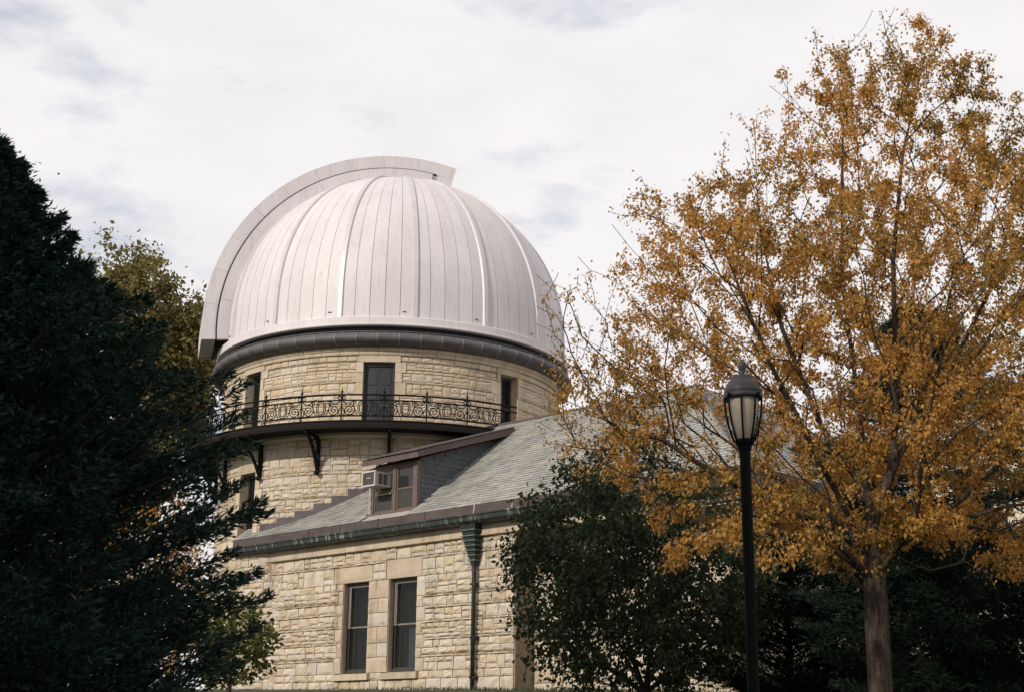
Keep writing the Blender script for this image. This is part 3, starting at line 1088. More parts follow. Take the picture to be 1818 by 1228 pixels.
for v0, v1, z0, z1 in EW:
    f = MB()
    f.box(WE - .10, WE - .03, v0, v1, z0, z0 + .07)
    f.box(WE - .10, WE - .03, v0, v1, z1 - .07, z1)
    f.box(WE - .10, WE - .03, v0, v0 + .06, z0 + .07, z1 - .07)
    f.box(WE - .10, WE - .03, v1 - .06, v1, z0 + .07, z1 - .07)
    f.box(WE - .10, WE - .03, v0 + .06, v1 - .06, (z0 + z1) / 2 - .03, (z0 + z1) / 2 + .03)
    w = f.build('window', M['frame_dark'], wing)
    for za, zc in ((z0 + .07, (z0 + z1) / 2 - .03), ((z0 + z1) / 2 + .03, z1 - .07)):
        MB().box(WE - .07, WE - .055, v0 + .06, v1 - .06, za, zc).build('pane', M['glass'], w)

# roof: deck edge at n = 1.5, eave at n = 5.76
NE, ND = 5.76, 1.5
XE = WE + (NE - WN)
XD = XE - (NE - ND)
roof = MB()
zt, ze = roof_z(ND) - .03, roof_z(NE) - .03
V = [(-.5, -NE, ze), (XE, -NE, ze), (XE, NE, ze), (-.5, NE, ze), (-.5, -ND, zt), (XD, -ND, zt), (XD, ND, zt), (-.5, ND, zt)]
roof.v = V
roof.f = [(0, 1, 5, 4), (1, 2, 6, 5), (2, 3, 7, 6), (4, 5, 6, 7), (0, 4, 7, 3), (3, 2, 1, 0)]
roof_o = roof.build('roof', M['slate'], wing)
# slates, course after course (front slope and hip end)
sl = MB()
slope_len = math.hypot(NE - ND, (NE - ND) * ROOFS)
EXPO = .145
ncs = int(slope_len / EXPO)
un = np.array([0, (NE - ND), (NE - ND) * ROOFS]) / slope_len     # up the slope (local y grows)
nr = np.array([0, -un[2], un[1]])
for c in range(ncs + 1):
    t0 = c * EXPO
    nn = NE - (t0 / slope_len) * (NE - ND)
    xr = XE - (NE - nn)
    x = -.45 + (c % 2) * .12 + rnd.uniform(0, .05)
    if c == 0:
        x = -.45
    while x < xr:
        w = rnd.uniform(.19, .28)
        x1 = min(x + w, xr)
        xm = (x + x1) / 2
        if xm * xm + nn * nn > 5.35 ** 2 and x1 - x > .03 and not (5.36 < xm < 7.22 and nn > 2.1):
            lift = rnd.uniform(.012, .02)
            p0 = np.array([0, -NE, ze + .03]) + un * (t0 - rnd.uniform(0, .008))
            p1 = p0 + un * min(EXPO * 1.35, slope_len - t0 + .02)
            sl.quadbox([tuple(p0 + [x + .004, 0, 0] + nr * (lift - .008)), tuple(p0 + [x1 - .004, 0, 0] + nr * (lift - .008)), tuple(p1 + [x1 - .004, 0, 0] - nr * .012), tuple(p1 + [x + .004, 0, 0] - nr * .012),
                        tuple(p0 + [x + .004, 0, 0] + nr * (lift + .006)), tuple(p0 + [x1 - .004, 0, 0] + nr * (lift + .006)), tuple(p1 + [x1 - .004, 0, 0] - nr * .002), tuple(p1 + [x + .004, 0, 0] - nr * .002)])
        x = x1
    # hip end
    y = -nn
    while y < nn:
        w = rnd.uniform(.19, .28)
        y1 = min(y + w, nn)
        if y1 - y > .03:
            q0 = np.array([XE, 0, ze + .03]) + np.array([-un[1], 0, un[2]]) * t0
            q1 = q0 + np.array([-un[1], 0, un[2]]) * EXPO * 1.3
            n2 = np.array([un[2], 0, un[1]])
            l2 = rnd.uniform(.012, .02)
            sl.quadbox([tuple(q0 + [0, y + .004, 0] + n2 * (l2 - .008)), tuple(q0 + [0, y1 - .004, 0] + n2 * (l2 - .008)), tuple(q1 + [0, y1 - .004, 0] - n2 * .012), tuple(q1 + [0, y + .004, 0] - n2 * .012),
                        tuple(q0 + [0, y + .004, 0] + n2 * (l2 + .006)), tuple(q0 + [0, y1 - .004, 0] + n2 * (l2 + .006)), tuple(q1 + [0, y1 - .004, 0] - n2 * .002), tuple(q1 + [0, y + .004, 0] - n2 * .002)])
        y = y1
o = sl.build('slates', M['slate'], roof_o)
o['kind'] = 'stuff'
MB().tube([(5.45, -ND, zt + .045), (XD, -ND, zt + .045)], .05, 8).build('ridge_roll', M['lead'], roof_o)
MB().tube([(XD, -ND, zt + .04), (XE, -NE, ze + .05)], .05, 8).build('hip_roll', M['lead'], roof_o)

# gutter, brown flashing above it
def extrude_x(prof, x0, x1):
    b = MB()
    n = len(prof)
    for x in (x0, x1):
        b.v += [(x, -q[0], q[1]) for q in prof]
    b.f = [(i, (i + 1) % n, n + (i + 1) % n, n + i) for i in range(n)] + [tuple(reversed(range(n))), tuple(range(n, 2 * n))]
    return b
GUT = [(5.36, 6.866), (5.60, 6.866), (5.72, 6.885), (5.78, 6.93), (5.80, 7.04), (5.83, 7.05), (5.83, 7.085), (5.36, 7.085)]
XG = XE + .08
u = -.62
gutter = None
while u < XG:
    u1 = min(u + 2.44, XG)
    o = extrude_x(GUT, u + .002, u1 - .002).build('gutter', M['verdigris'], wing)
    gutter = gutter or o
    u = u1
u = -.3
while u < XG:
    u1 = min(u + 2.44, XG - .1)
    if u1 - u < .2:
        break
    extrude_x([(5.50, 7.09), (5.815, 7.09), (5.79, 7.285), (5.77, 7.30), (5.50, 7.30)], u + .003, u1 - .003).build('eave_flashing', M['copper_dark'], wing)
    u = u1
for x in (3.2, 4.55, 6.1, 7.9, 9.7, 11.0, 12.6, 14.4):
    extrude_x([(5.80, 7.087), (5.835, 7.087), (5.80, 7.31), (5.775, 7.31)], x, x + .03).build('gutter_strap', M['frame_pale'] if x in (9.7, 11.0) else M['copper_dark'], wing)
MB().quadbox([(WE + .01, -NE, 6.868), (XE + .07, -NE, 6.90), (XE + .07, NE, 6.90), (WE + .01, NE, 6.868), (WE + .01, -NE, 7.28), (XE + .05, -NE, 7.28), (XE + .05, NE, 7.28), (WE + .01, NE, 7.28)]).build('gutter', M['verdigris'], wing)

# rainwater head and downpipe
lx = 9.36
hd = MB()
def rect_ring(b, x, hw, y0, y1, z):
    o = len(b.v)
    b.v += [(x - hw, y1, z), (x + hw, y1, z), (x + hw, y0, z), (x - hw, y0, z)]
    return o
prof = [(6.985, .285, .30), (6.94, .285, .30), (6.94, .25, .27), (6.72, .25, .27), (6.72, .225, .25), (6.42, .18, .20), (6.10, .115, .15), (5.95, .075, .12), (5.86, .06, .10)]
prev = None
for z, hw, dep in prof:
    o = rect_ring(hd, lx + (.04 if z < 6.4 else 0), hw, -(WN + .05), -(WN + .06 + dep), z)
    if prev is not None:
        for i in range(4):
            hd.f.append((prev + i, prev + (i + 1) % 4, o + (i + 1) % 4, o + i))
    else:
        hd.f.append((o, o + 1, o + 2, o + 3))
    prev = o
head = hd.build('rainwater_head', M['copper_black'], wing)
for z, hw, dep in ((6.72, .262, .285), (6.58, .24, .262), (6.46, .222, .24), (6.34, .20, .22), (6.22, .178, .20), (6.10, .155, .18), (5.98, .12, .155)):
    xx = lx + (.04 if z < 6.4 else .0)
    MB().box(xx - hw, xx + hw, -(WN + .062 + dep), -(WN + .04), z - .013, z + .013).build('head_band', M['verdigris_light'], head)
MB().box(lx - .3, lx + .3, -(WN + .38), -(WN + .04), 6.95, 6.99).build('head_cap', M['verdigris_light'], head)
for i in range(3):
    MB().tube([(lx - .14 + .14 * i + .05 * math.cos(t), -(WN + .335), 6.83 + .05 * math.sin(t)) for t in np.linspace(0, 6.28, 13)], .014, 5).build('head_rosette', M['pipe'], head)
dp = MB()
dp.tube([(lx + .04, -(WN + .13), 5.88), (lx + .06, -(WN + .13), 5.7), (lx + .06, -(WN + .13), GZ - .2)], .055, 10)
pipe = dp.build('downpipe', M['pipe'], wing, True)
for z in (5.4, 4.1, 3.15):
    MB().box(lx - .02, lx + .14, -(WN + .17), -(WN + .0), z - .03, z + .03).build('pipe_strap', M['pipe'], pipe)

# dormer (front at n = 5.45)
DN = 5.45
X0, X1 = 5.36, 7.22
dor = MB()
# cheeks and roof as one body
zd = 8.80
rs = 0.335          # fall of the dormer roof
def dz(n, z0=8.83):
    return z0 + (DN - n) * rs
nm = (ROOF0 - 8.83 - DN * rs) / (ROOFS - rs)      # where it dies into the main roof
dor.v = [(X0 + .05, -(DN - .12), 7.45), (X1 - .03, -(DN - .12), 7.45), (X1 - .03, -nm, roof_z(nm) - .05), (X0 + .05, -nm, roof_z(nm) - .05),
         (X0 + .05, -(DN - .12), dz(DN - .12)), (X1 - .03, -(DN - .12), dz(DN - .12)), (X1 - .03, -nm, dz(nm)), (X0 + .05, -nm, dz(nm))]
dor.f = [(3, 2, 1, 0), (4, 5, 6, 7), (0, 1, 5, 4), (1, 2, 6, 5), (2, 3, 7, 6), (3, 0, 4, 7)]
dormer = dor.build('dormer', M['frame_brown'], wing)
# siding slates on the right cheek, each its own piece
CE = .135
nrow = 0
for sidex, sg in ((X1 - .028, 1), (X0 + .048, -1)):
    zc = 7.55
    r_ = 0
    while zc < 10.3:
        nlo = (ROOF0 - zc - CE) / ROOFS              # roof line at the top of the course
        nlo2 = (ROOF0 - zc) / ROOFS
        ntop = DN - (zc + CE - 8.83) / rs            # under the dormer eave
        n_hi = min(DN - .13, ntop) if zc + CE > 8.6 else DN - .13
        n_lo = max(nm, nlo - .12)
        n_ = n_hi - (r_ % 2) * .1
        first = True
        if n_hi - n_lo > .05:
            n_ = n_hi
            while n_ > n_lo + .02:
                w = rnd.uniform(.2, .28) * (0.6 if first and r_ % 2 else 1)
                first = False
                n1 = max(n_ - w, n_lo)
                lf = rnd.uniform(.010, .018)
                xa, xb = sidex + sg * lf, sidex + sg * (lf + .010)
                xt = sidex + sg * .001
                bq = MB()
                bq.v = [(xa, -n_ + .003, zc), (xa, -n1 - .003, zc), (xt, -n1 - .003, zc + CE * 1.2), (xt, -n_ + .003, zc + CE * 1.2),
                        (xb, -n_ + .003, zc), (xb, -n1 - .003, zc), (xt + sg * .006, -n1 - .003, zc + CE * 1.2), (xt + sg * .006, -n_ + .003, zc + CE * 1.2)]
                bq.f = [(3, 2, 1, 0), (4, 5, 6, 7), (0, 1, 5, 4), (1, 2, 6, 5), (2, 3, 7, 6), (3, 0, 4, 7)]
                bq.build('siding_slate', M['cheek'], dormer)
                n_ = n1
        zc += CE
        r_ += 1
# roof slab of the dormer with fascia
fb = MB()
nf = 5.72
nb = nm - .25
fb.quadbox([(X0 - .06, -nf, 8.80), (X1 + .30, -nf, 8.80), (X1 + .30, -nb, dz(nb, 8.86)), (X0 - .06, -nb, dz(nb, 8.86)),
            (X0 - .06, -nf, 8.965), (X1 + .30, -nf, 8.965), (X1 + .30, -nb, dz(nb, 9.055)), (X0 - .06, -nb, dz(nb, 9.055))])
dr_ = fb.build('dormer_roof', M['fascia'], dormer)
MB().quadbox([(X0 - .10, -(nf + .05), 8.969), (X1 + .33, -(nf + .05), 8.969), (X1 + .33, -nb, dz(nb, 9.06)), (X0 - .10, -nb, dz(nb, 9.06)),
              (X0 - .10, -(nf + .05), 8.99), (X1 + .33, -(nf + .05), 8.99), (X1 + .33, -nb, dz(nb, 9.085)), (X0 - .10, -nb, dz(nb, 9.085))]).build('roof_edge', M['lead'], dr_)
# front frame: posts, mullion, head, sill
fm = M['frame_brown']
for a, b_ in ((X0 + .06, 5.50), (6.27, 6.39), (7.08, X1)):
    MB().box(a, b_, -DN, -(DN - .118), 7.52, 8.795).build('post', fm, dormer)
MB().box(5.50, 6.27, -(DN - .01), -(DN - .118), 8.70, 8.795).build('head_rail', fm, dormer)
MB().box(6.39, 7.08, -(DN - .01), -(DN - .118), 8.70, 8.795).build('head_rail', fm, dormer)
MB().box(X0 - .02, X1 + .04, -(DN + .05), -(DN - .118), 7.42, 7.518).build('dormer_sill', fm, dormer)
for i in range(10):
    MB().box(X0 - .03, X0 + .056, -(DN + .012 + .01 * (i % 2)), -(DN - .1), 7.53 + i * .125, 7.53 + i * .125 + .12).build('siding_slate', M['ac_white'] if False else M['slate'], dormer)
def dormer_window(x0, x1, z0, z1, gm):
    f = MB()
    y = -(DN - .03)
    e = .05
    f.box(x0, x0 + e, y, y + .06, z0, z1)
    f.box(x1 - e, x1, y, y + .06, z0, z1)
    f.box(x0 + e, x1 - e, y, y + .06, z1 - .05, z1)
    f.box(x0 + e, x1 - e, y, y + .06, z0, z0 + .06)
    zm = (z0 + z1) / 2
    f.box(x0 + e, x1 - e, y + .005, y + .055, zm - .025, zm + .025)
    w = f.build('window', M['frame_brown'], dormer)
    for k, (za, zc) in enumerate(((zm + .025, z1 - .05), (z0 + .06, zm - .025))):
        MB().box(x0 + e, x1 - e, y + .025, y + .035, za, zc).build('pane', gm[k], w)
    return w
dormer_window(5.503, 6.267, 7.522, 8.697, (M['glass_grey'], M['screen']))
dormer_window(6.393, 7.077, 7.522, 8.697, (M['glass_grey'], M['screen']))
MB().box(5.60, 6.2, -(DN + .002), -(DN - .02), 8.0, 8.06).build('roller_blind', M['shade'], dormer)
# air conditioner in the dormer window
acx, acn, acz = 6.19, DN, 8.16
cz, sz_ = math.cos(WROT), math.sin(WROT)
def wloc(a, n, z):
    x, y = a, -n
    return (AX[0] + x * cz - y * sz_, AX[1] + x * sz_ + y * cz, z)
ac = thing('air_conditioner', 'beige box air conditioner sticking out of the dormer window', 'air conditioner', wloc(5.90, DN, 8.16), WROT)
hw, dpth, hh = .27, .55, .42
sh = MB()
sh.box(-hw + .02, hw - .02, -dpth + .03, .1, .02, hh - .02)
sh.build('casing', M['ac_white'], ac)
f = MB()
f.box(-hw, -hw + .045, -dpth, -dpth + .06, 0, hh)
f.box(hw - .045, hw, -dpth, -dpth + .06, 0, hh)
f.box(-hw + .045, hw - .045, -dpth, -dpth + .06, hh - .045, hh)
f.box(-hw + .045, hw - .045, -dpth, -dpth + .06, 0, .045)
f.build('front_frame', M['ac_white'], ac)
gr = MB().box(-hw + .045, hw - .045, -dpth + .025, -dpth + .04, .045, hh - .045).build('grille', M['ac_grille'], ac)
for i in range(9):
    z = .07 + i * .034
    MB().box(-hw + .05, hw - .05, -dpth + .012, -dpth + .024, z, z + .012).build('louvre', M['ac_grille'], gr)
MB().box(-.08, .09, -dpth + .004, -dpth + .0118, .22, .24).build('name_bar', M['ac_white'], gr)
for sg in (-1, 1):
    for k in range(2):
        MB().box(sg * (hw - .019), sg * (hw - .008), -dpth + .14 + .17 * k, -dpth + .27 + .17 * k, .07, hh - .07).build('side_vent', M['ac_grille'], ac)

# ------------------------------------------------------------------ limestone hall far right, seen through the leaves
hall = thing('limestone_hall', 'sunlit pale limestone hall glimpsed behind the golden tree at the right', 'building', (24.5, 56.0, 0), WROT)
hb = MB()
HW = [(-13 + 3.2 * i, -13 + 3.2 * i + 1.3, z, z + 2.2) for i in range(8) for z in (4.0, 8.0)]
hz = sorted({GZ - .4, 13.0} | {h[k] for h in HW for k in (2, 3)})
hx_ = sorted({-14.0, 14.0} | {h[k] for h in HW for k in (0, 1)})
for xa, xb in zip(hx_[:-1], hx_[1:]):
    for za, zc in zip(hz[:-1], hz[1:]):
        if not any(h[0] < (xa + xb) / 2 < h[1] and h[2] < (za + zc) / 2 < h[3] for h in HW):
            o = len(hb.v)
            hb.v += [(xa, -6, za), (xb, -6, za), (xb, -6, zc), (xa, -6, zc)]
            hb.f.append((o, o + 1, o + 2, o + 3))
hb.box(-14, 14, -5.6, 6, GZ - .4, 13.0)
def hall_wall():
    m, nt, b = node_mat('pale limestone courses')
    br = nt.nodes.new('ShaderNodeTexBrick')
    tc = nt.nodes.new('ShaderNodeTexCoord')
    mp = nt.nodes.new('ShaderNodeMapping')
    mp.inputs['Rotation'].default_value = (R(90), 0, 0)
    nt.links.new(tc.outputs['Object'], mp.inputs['Vector'])
    nt.links.new(mp.outputs['Vector'], br.inputs['Vector'])
    br.inputs['Scale'].default_value = 1.6
    br.inputs['Color1'].default_value = (0.62, 0.53, 0.40, 1)
    br.inputs['Color2'].default_value = (0.52, 0.45, 0.34, 1)
    br.inputs['Mortar'].default_value = (0.30, 0.26, 0.2, 1)
    br.inputs['Mortar Size'].default_value = 0.012
    nt.links.new(br.outputs['Color'], b.inputs['Base Color'])
    b.inputs['Roughness'].default_value = .9
    return m
M['hall'] = hall_wall()
hb.build('wall', M['hall'], hall)
for h in HW:
    f = MB()
    f.box(h[0], h[0] + .08, -5.9, -5.75, h[2], h[3]).box(h[1] - .08, h[1], -5.9, -5.75, h[2], h[3])
    f.box(h[0] + .08, h[1] - .08, -5.9, -5.75, h[3] - .08, h[3]).box(h[0] + .08, h[1] - .08, -5.9, -5.75, h[2], h[2] + .08)
    w = f.build('window', M['frame_light'], hall)
    MB().box(h[0] + .08, h[1] - .08, -5.84, -5.8, h[2] + .08, h[3] - .08).build('pane', M['glass_grey'], w)
hr = MB()
hr.v = [(-14.6, -6.6, 13.004), (14.6, -6.6, 13.004), (14.6, 6.6, 13.004), (-14.6, 6.6, 13.004), (-9, 0, 16.2), (9, 0, 16.2)]
hr.f = [(0, 1, 5, 4), (1, 2, 5), (2, 3, 4, 5), (3, 0, 4), (3, 2, 1, 0)]
hr.build('roof', M['slate'], hall)

# ------------------------------------------------------------------ street lamp
lamp = thing('street_lamp', 'black lamp post with frosted acorn lantern before the golden tree', 'street lamp', (2.262, 13.4, ground_z(2.26, 13.4)))
lz = ground_z(2.26, 13.4)
def LZ(z):
    return z - lz
ps = MB().lathe([(.0, 0), (.16, 0), (.16, .12), (.13, .16), (.12, .55), (.10, .62), (.075, .7), (.062, .8), (.056, 2.0), (.053, LZ(4.26)), (.053, LZ(4.30)), (.058, LZ(4.33)), (.058, LZ(4.345))], 20)
post = ps.build('post', M['lamp_metal'], lamp, True)
MB().lathe([(.058, LZ(4.345)), (.064, LZ(4.36)), (.066, LZ(4.39)), (.085, LZ(4.42)), (.096, LZ(4.435)), (.096, LZ(4.455)), (.085, LZ(4.465)), (.06, LZ(4.468))], 20).build('collar', M['lamp_metal'], post, True)
GP = [(.072, 4.468), (.092, 4.52), (.112, 4.60), (.13, 4.69), (.142, 4.77), (.148, 4.84), (.148, 4.875)]
globe = MB().lathe([(r_, LZ(z)) for r_, z in GP], 28).build('globe', M['lamp_glass'], lamp, True)
for k in range(8):
    t = R(22.5 + 45 * k + 8)
    pts = []
    for r_, z in [(.098, 4.445), (.122, 4.52), (.146, 4.60), (.164, 4.69), (.174, 4.77), (.178, 4.84), (.178, 4.885)]:
        pts.append((r_ * math.sin(t), -r_ * math.cos(t), LZ(z)))
    MB().tube(pts, .0112, 6).build('cage_rib', M['lamp_metal'], lamp, True)
HP = [(.0, 4.865), (.16, 4.865), (.188, 4.868), (.192, 4.885), (.188, 4.905), (.178, 4.915), (.186, 4.925), (.182, 4.95), (.171, 4.985), (.152, 5.02), (.132, 5.045), (.112, 5.06), (.112, 5.082), (.100, 5.09), (.100, 5.098), (.06, 5.104), (.034, 5.108), (.030, 5.115)]
hood = MB().lathe([(r_, LZ(z)) for r_, z in HP], 32).build('hood', M['lamp_hood'], lamp, True)
MB().lathe([(.028, LZ(5.11)), (.030, LZ(5.14)), (.026, LZ(5.15)), (.036, LZ(5.17)), (.040, LZ(5.20)), (.036, LZ(5.23)), (.022, LZ(5.248)), (.0, LZ(5.252))], 16).build('finial', M['lamp_hood'], hood, True)
for k in range(4):
    t = R(45 + 90 * k + 8 - 15)
    c = (.195 * math.sin(t), -.195 * math.cos(t), LZ(4.885))
    MB().lathe([(.0, -.022), (.016, -.018), (.022, 0), (.016, .018), (0, .022)], 10, cx=c[0], cy=c[1]).build('hood_bolt', M['lamp_metal'], hood, True).location = (0, 0, c[2])

# ------------------------------------------------------------------ trees
def grow(roots, targets, seg=0.22, upw=0.5, wob=0.12, taper=1.0, minr=.004, rs=None, pathw=0.25, order=None):
    """roots: list of polylines [(x,y,z)...] (first point of later polylines is joined to the nearest node).
    Greedy branching: each target joins the cheapest node so far. Returns nodes, parents, tips"""
    rs = rs or np.random.RandomState(1)
    N = [np.array(roots[0][0], float)]
    Pn = [-1]
    L = [0.0]
    D = [np.array([0, 0, 1.0])]
    def add(path, par):
        for q in path:
            q = np.array(q, float)
            d = q - N[par]
            l = np.linalg.norm(d) + 1e-9
            N.append(q)
            Pn.append(par)
            L.append(L[par] + l)
            D.append(d / l)
            par = len(N) - 1
        return par
    def densify(a, pts):
        out = []
        p = np.array(a, float)
        for q in pts:
            q = np.array(q, float)
            k = max(1, int(np.linalg.norm(q - p) / seg))
            for i in range(1, k + 1):
                out.append(p + (q - p) * i / k)
            p = q
        return out
    add(densify(roots[0][0], roots[0][1:]), 0)
    for pl in roots[1:]:
        a = np.array(N)
        i = int(np.argmin(((a - np.array(pl[0])) ** 2).sum(1)))
        add(densify(a[i], pl[1:]), i)
    T = np.array(targets)
    c0 = np.array(N[0])
    if order is None:
        a = np.array(N)
        d0 = np.array([((a - t) ** 2).sum(1).min() for t in T])
        order = np.argsort(d0)
    cap = len(N) + len(T) * 24
    A = np.zeros((cap, 3))
    DD = np.zeros((cap, 3))
    LL = np.zeros(cap)
    n = len(N)
    A[:n] = N
    DD[:n] = D
    LL[:n] = L
    par = list(Pn)
    tips = []
    for ti in order:
        t = T[ti]
        v = t - A[:n]
        dist = np.sqrt((v * v).sum(1)) + 1e-6
        dirz = v[:, 2] / dist
        al = (v * DD[:n]).sum(1) / dist
        cost = dist * (1.25 - .55 * al + upw * np.clip(.55 - dirz, 0, 2)) + pathw * LL[:n]
        i = int(np.argmin(cost))
        k = max(2, int(dist[i] / seg))
        if n + k > cap:
            break
        p0 = A[i].copy()
        d0_ = DD[i] * .5 + v[i] / dist[i] * .5
        c1 = p0 + d0_ * dist[i] * .4
        pi = i
        for j in range(1, k + 1):
            s = j / k
            q = (1 - s) ** 2 * p0 + 2 * s * (1 - s) * c1 + s * s * t
            if j < k:
                q = q + rs.normal(0, wob * seg, 3)
            d = q - A[pi]
            l = np.linalg.norm(d) + 1e-9
            A[n] = q
            DD[n] = d / l
            LL[n] = LL[pi] + l
            par.append(pi)
            pi = n
            n += 1
        tips.append(pi)
    return A[:n].copy(), np.array(par[:n]), np.array(tips), DD[:n].copy()

def radii(nodes, par, tips, r_tip, r_root, expo=2.3):
    n = len(nodes)
    acc = np.zeros(n)
    ch = np.zeros(n, int)
    for i in range(1, n):
        ch[par[i]] += 1
    w = np.where(ch == 0, 1.0, 0.0)
    for i in range(n - 1, 0, -1):
        w[par[i]] += w[i]
    r = r_tip * np.power(np.maximum(w, 1), 1 / expo)
    sc = r_root / r[0]
    # blend so that tips stay thin and the root hits r_root
    m = np.clip((r - r_tip) / (r[0] - r_tip + 1e-9), 0, 1)
    return r * (1 - m) + r * sc * m

def wood_mesh(nodes, par, rad, name, mat, parent, rmin=0.0, k_big=8):
    n = len(nodes)
    kids = [[] for _ in range(n)]
    for i in range(1, n):
        kids[par[i]].append(i)
    b = MB()
    stack = [(0, None)]
    while stack:
        s, pre = stack.pop()
        path = ([pre] if pre is not None else []) + [s]
        cur = s
        while kids[cur]:
            ks = sorted(kids[cur], key=lambda q: -rad[q])
            for o in ks[1:]:
                if rad[o] > rmin:
                    stack.append((o, cur))
            cur = ks[0]
            path.append(cur)
        if len(path) < 2:
            continue
        rr = [rad[q] for q in path]
        if pre is not None:
            rr[0] = min(rr[0], rr[1] * 1.15)
        kk = k_big if rr[0] > .04 else (5 if rr[0] > .012 else 3)
        pts = [nodes[q] for q in path]
        if rr[0] < .03 and len(pts) > 6:
            idx = list(range(0, len(pts), 2))
            if idx[-1] != len(pts) - 1:
                idx.append(len(pts) - 1)
            pts = [pts[i] for i in idx]
            rr = [rr[i] for i in idx]
        b.tube(pts, rr, kk, cap=False)
    return b.build(name, mat, parent, True)

def leaf_mesh(pos, dirs, size, tone, name, mat, parent, aspect=.55, fold=.15, rs=None, sizes=None):
    """one folded diamond leaf per position"""
    rs = rs or np.random.RandomState(3)
    n = len(pos)
    d = dirs / (np.linalg.norm(dirs, axis=1, keepdims=True) + 1e-9)
    r = rs.normal(size=(n, 3))
    side = np.cross(d, r)
    side /= (np.linalg.norm(side, axis=1, keepdims=True) + 1e-9)
    nor = np.cross(d, side)
    ln = (sizes if sizes is not None else size * rs.uniform(.5, 1.35, n))[:, None]
    V = np.empty((n, 4, 3))
    V[:, 0] = pos
    V[:, 1] = pos + d * ln * .45 + side * ln * aspect * .5 + nor * ln * fold
    V[:, 2] = pos + d * ln
    V[:, 3] = pos + d * ln * .45 - side * ln * aspect * .5 + nor * ln * fold
    F = np.empty((n, 2, 3), np.int32)
    o = np.arange(n) * 4
    F[:, 0] = np.stack([o, o + 1, o + 2], 1)
    F[:, 1] = np.stack([o, o + 2, o + 3], 1)
    me = bpy.data.meshes.new(name)
    me.vertices.add(n * 4)
    me.vertices.foreach_set('co', V.reshape(-1))
    me.loops.add(n * 6)
    me.loops.foreach_set('vertex_index', F.reshape(-1))
    me.polygons.add(n * 2)
    me.polygons.foreach_set('loop_start', np.arange(n * 2) * 3)
    me.polygons.foreach_set('loop_total', np.full(n * 2, 3))
    me.update(calc_edges=True)
    at = me.attributes.new('tone', 'FLOAT', 'POINT')
    at.data.foreach_set('value', np.repeat(np.clip(tone, 0, 1), 4).astype(np.float32))
    me.materials.append(mat)
    return link(name, me, parent)

def crown_points(n, prof, cx, cy, rs, shell=.55, squash=1.0):
    """points in a crown of revolution: prof = [(z, r)...]; cx may be a function of z"""
    zs = np.array([p[0] for p in prof])
    rr = np.array([p[1] for p in prof])
    zz = np.linspace(zs[0], zs[-1], 400)
    ww = np.interp(zz, zs, rr) ** 2 + .02
    cdf = np.cumsum(ww)
    cdf /= cdf[-1]
    z = np.interp(rs.uniform(size=n), cdf, zz)
    r = np.interp(z, zs, rr) * rs.uniform(size=n) ** shell
    t = rs.uniform(0, 2 * np.pi, n)
    return np.stack([cx(z) + r * np.cos(t), cy + squash * r * np.sin(t), z], 1)

def twig_leaves(nodes, par, rad, D, rs, per, rmax, spread, droop, reach=.0):
    idx = np.where(rad < rmax)[0]
    idx = idx[idx > 0]
    cnt = rs.poisson(per, len(idx))
    idx = np.repeat(idx, cnt)
    s = rs.uniform(0, 1, (len(idx), 1))
    p = nodes[idx] * s + nodes[par[idx]] * (1 - s) + rs.normal(0, spread, (len(idx), 3))
    d = D[idx] * .5 + rs.normal(0, .55, (len(idx), 3)) + np.array([0, 0, -droop])
    return p, d, idx

# --- the golden tree
rs = np.random.RandomState(5)
TX, TY = 4.70, 18.4
tz0 = ground_z(TX, TY)
gold = thing('golden_tree', 'tall broad tree in golden orange autumn leaf behind the lamp post', 'tree', (TX, TY, tz0))
H = lambda z: z - tz0
prof = [(3.8, .8), (4.3, 2.5), (4.9, 3.5), (5.6, 3.95), (6.6, 4.05), (7.6, 3.8), (8.6, 3.1), (9.6, 2.45), (10.5, 1.85), (11.3, 1.2), (12.1, .3)]
prof = [(H(z), r) for z, r in prof]
tg = crown_points(2700, prof, lambda z: .0 + .075 * np.clip(z - 3, 0, 9), 0, rs, .50, .85)
tg[:, :2] *= (1 + rs.normal(0, .05, (len(tg), 1)))
def slab(n, x0, x1, y0, y1, z0, z1, dip=0.0):
    q = rs.uniform(size=(n, 3)) * np.array([x1 - x0, y1 - y0, z1 - z0]) + np.array([x0, y0, z0])
    q[:, 2] -= dip * (x1 - q[:, 0])
    return q
tg = np.vstack([tg, slab(120, -4.15, -2.9, -1.2, 1.4, H(5.0), H(7.3)), slab(60, -4.4, -3.6, -1.0, 1.2, H(5.6), H(8.0)), slab(60, -3.4, -2.2, -1.2, 1.2, H(7.2), H(9.2)),
                slab(120, -2.9, -1.2, -2.2, -1.0, H(4.3), H(4.6), .42), slab(40, -1.9, -.9, -2.4, -1.4, H(3.8), H(4.1), .2), slab(90, 1.2, 3.6, -1.8, 1.5, H(3.8), H(4.6)), slab(45, -1.2, .9, -1.6, -.9, H(4.15), H(4.4), .1)])
trunk = [(0, 0, -.1), (.02, 0, H(2.2)), (.03, 0, H(3.9)), (.02, .05, H(5.0)), (-.05, .05, H(6.3)), (-.15, .1, H(7.8)), (-.05, .1, H(9.6)), (.1, .1, H(11.4))]
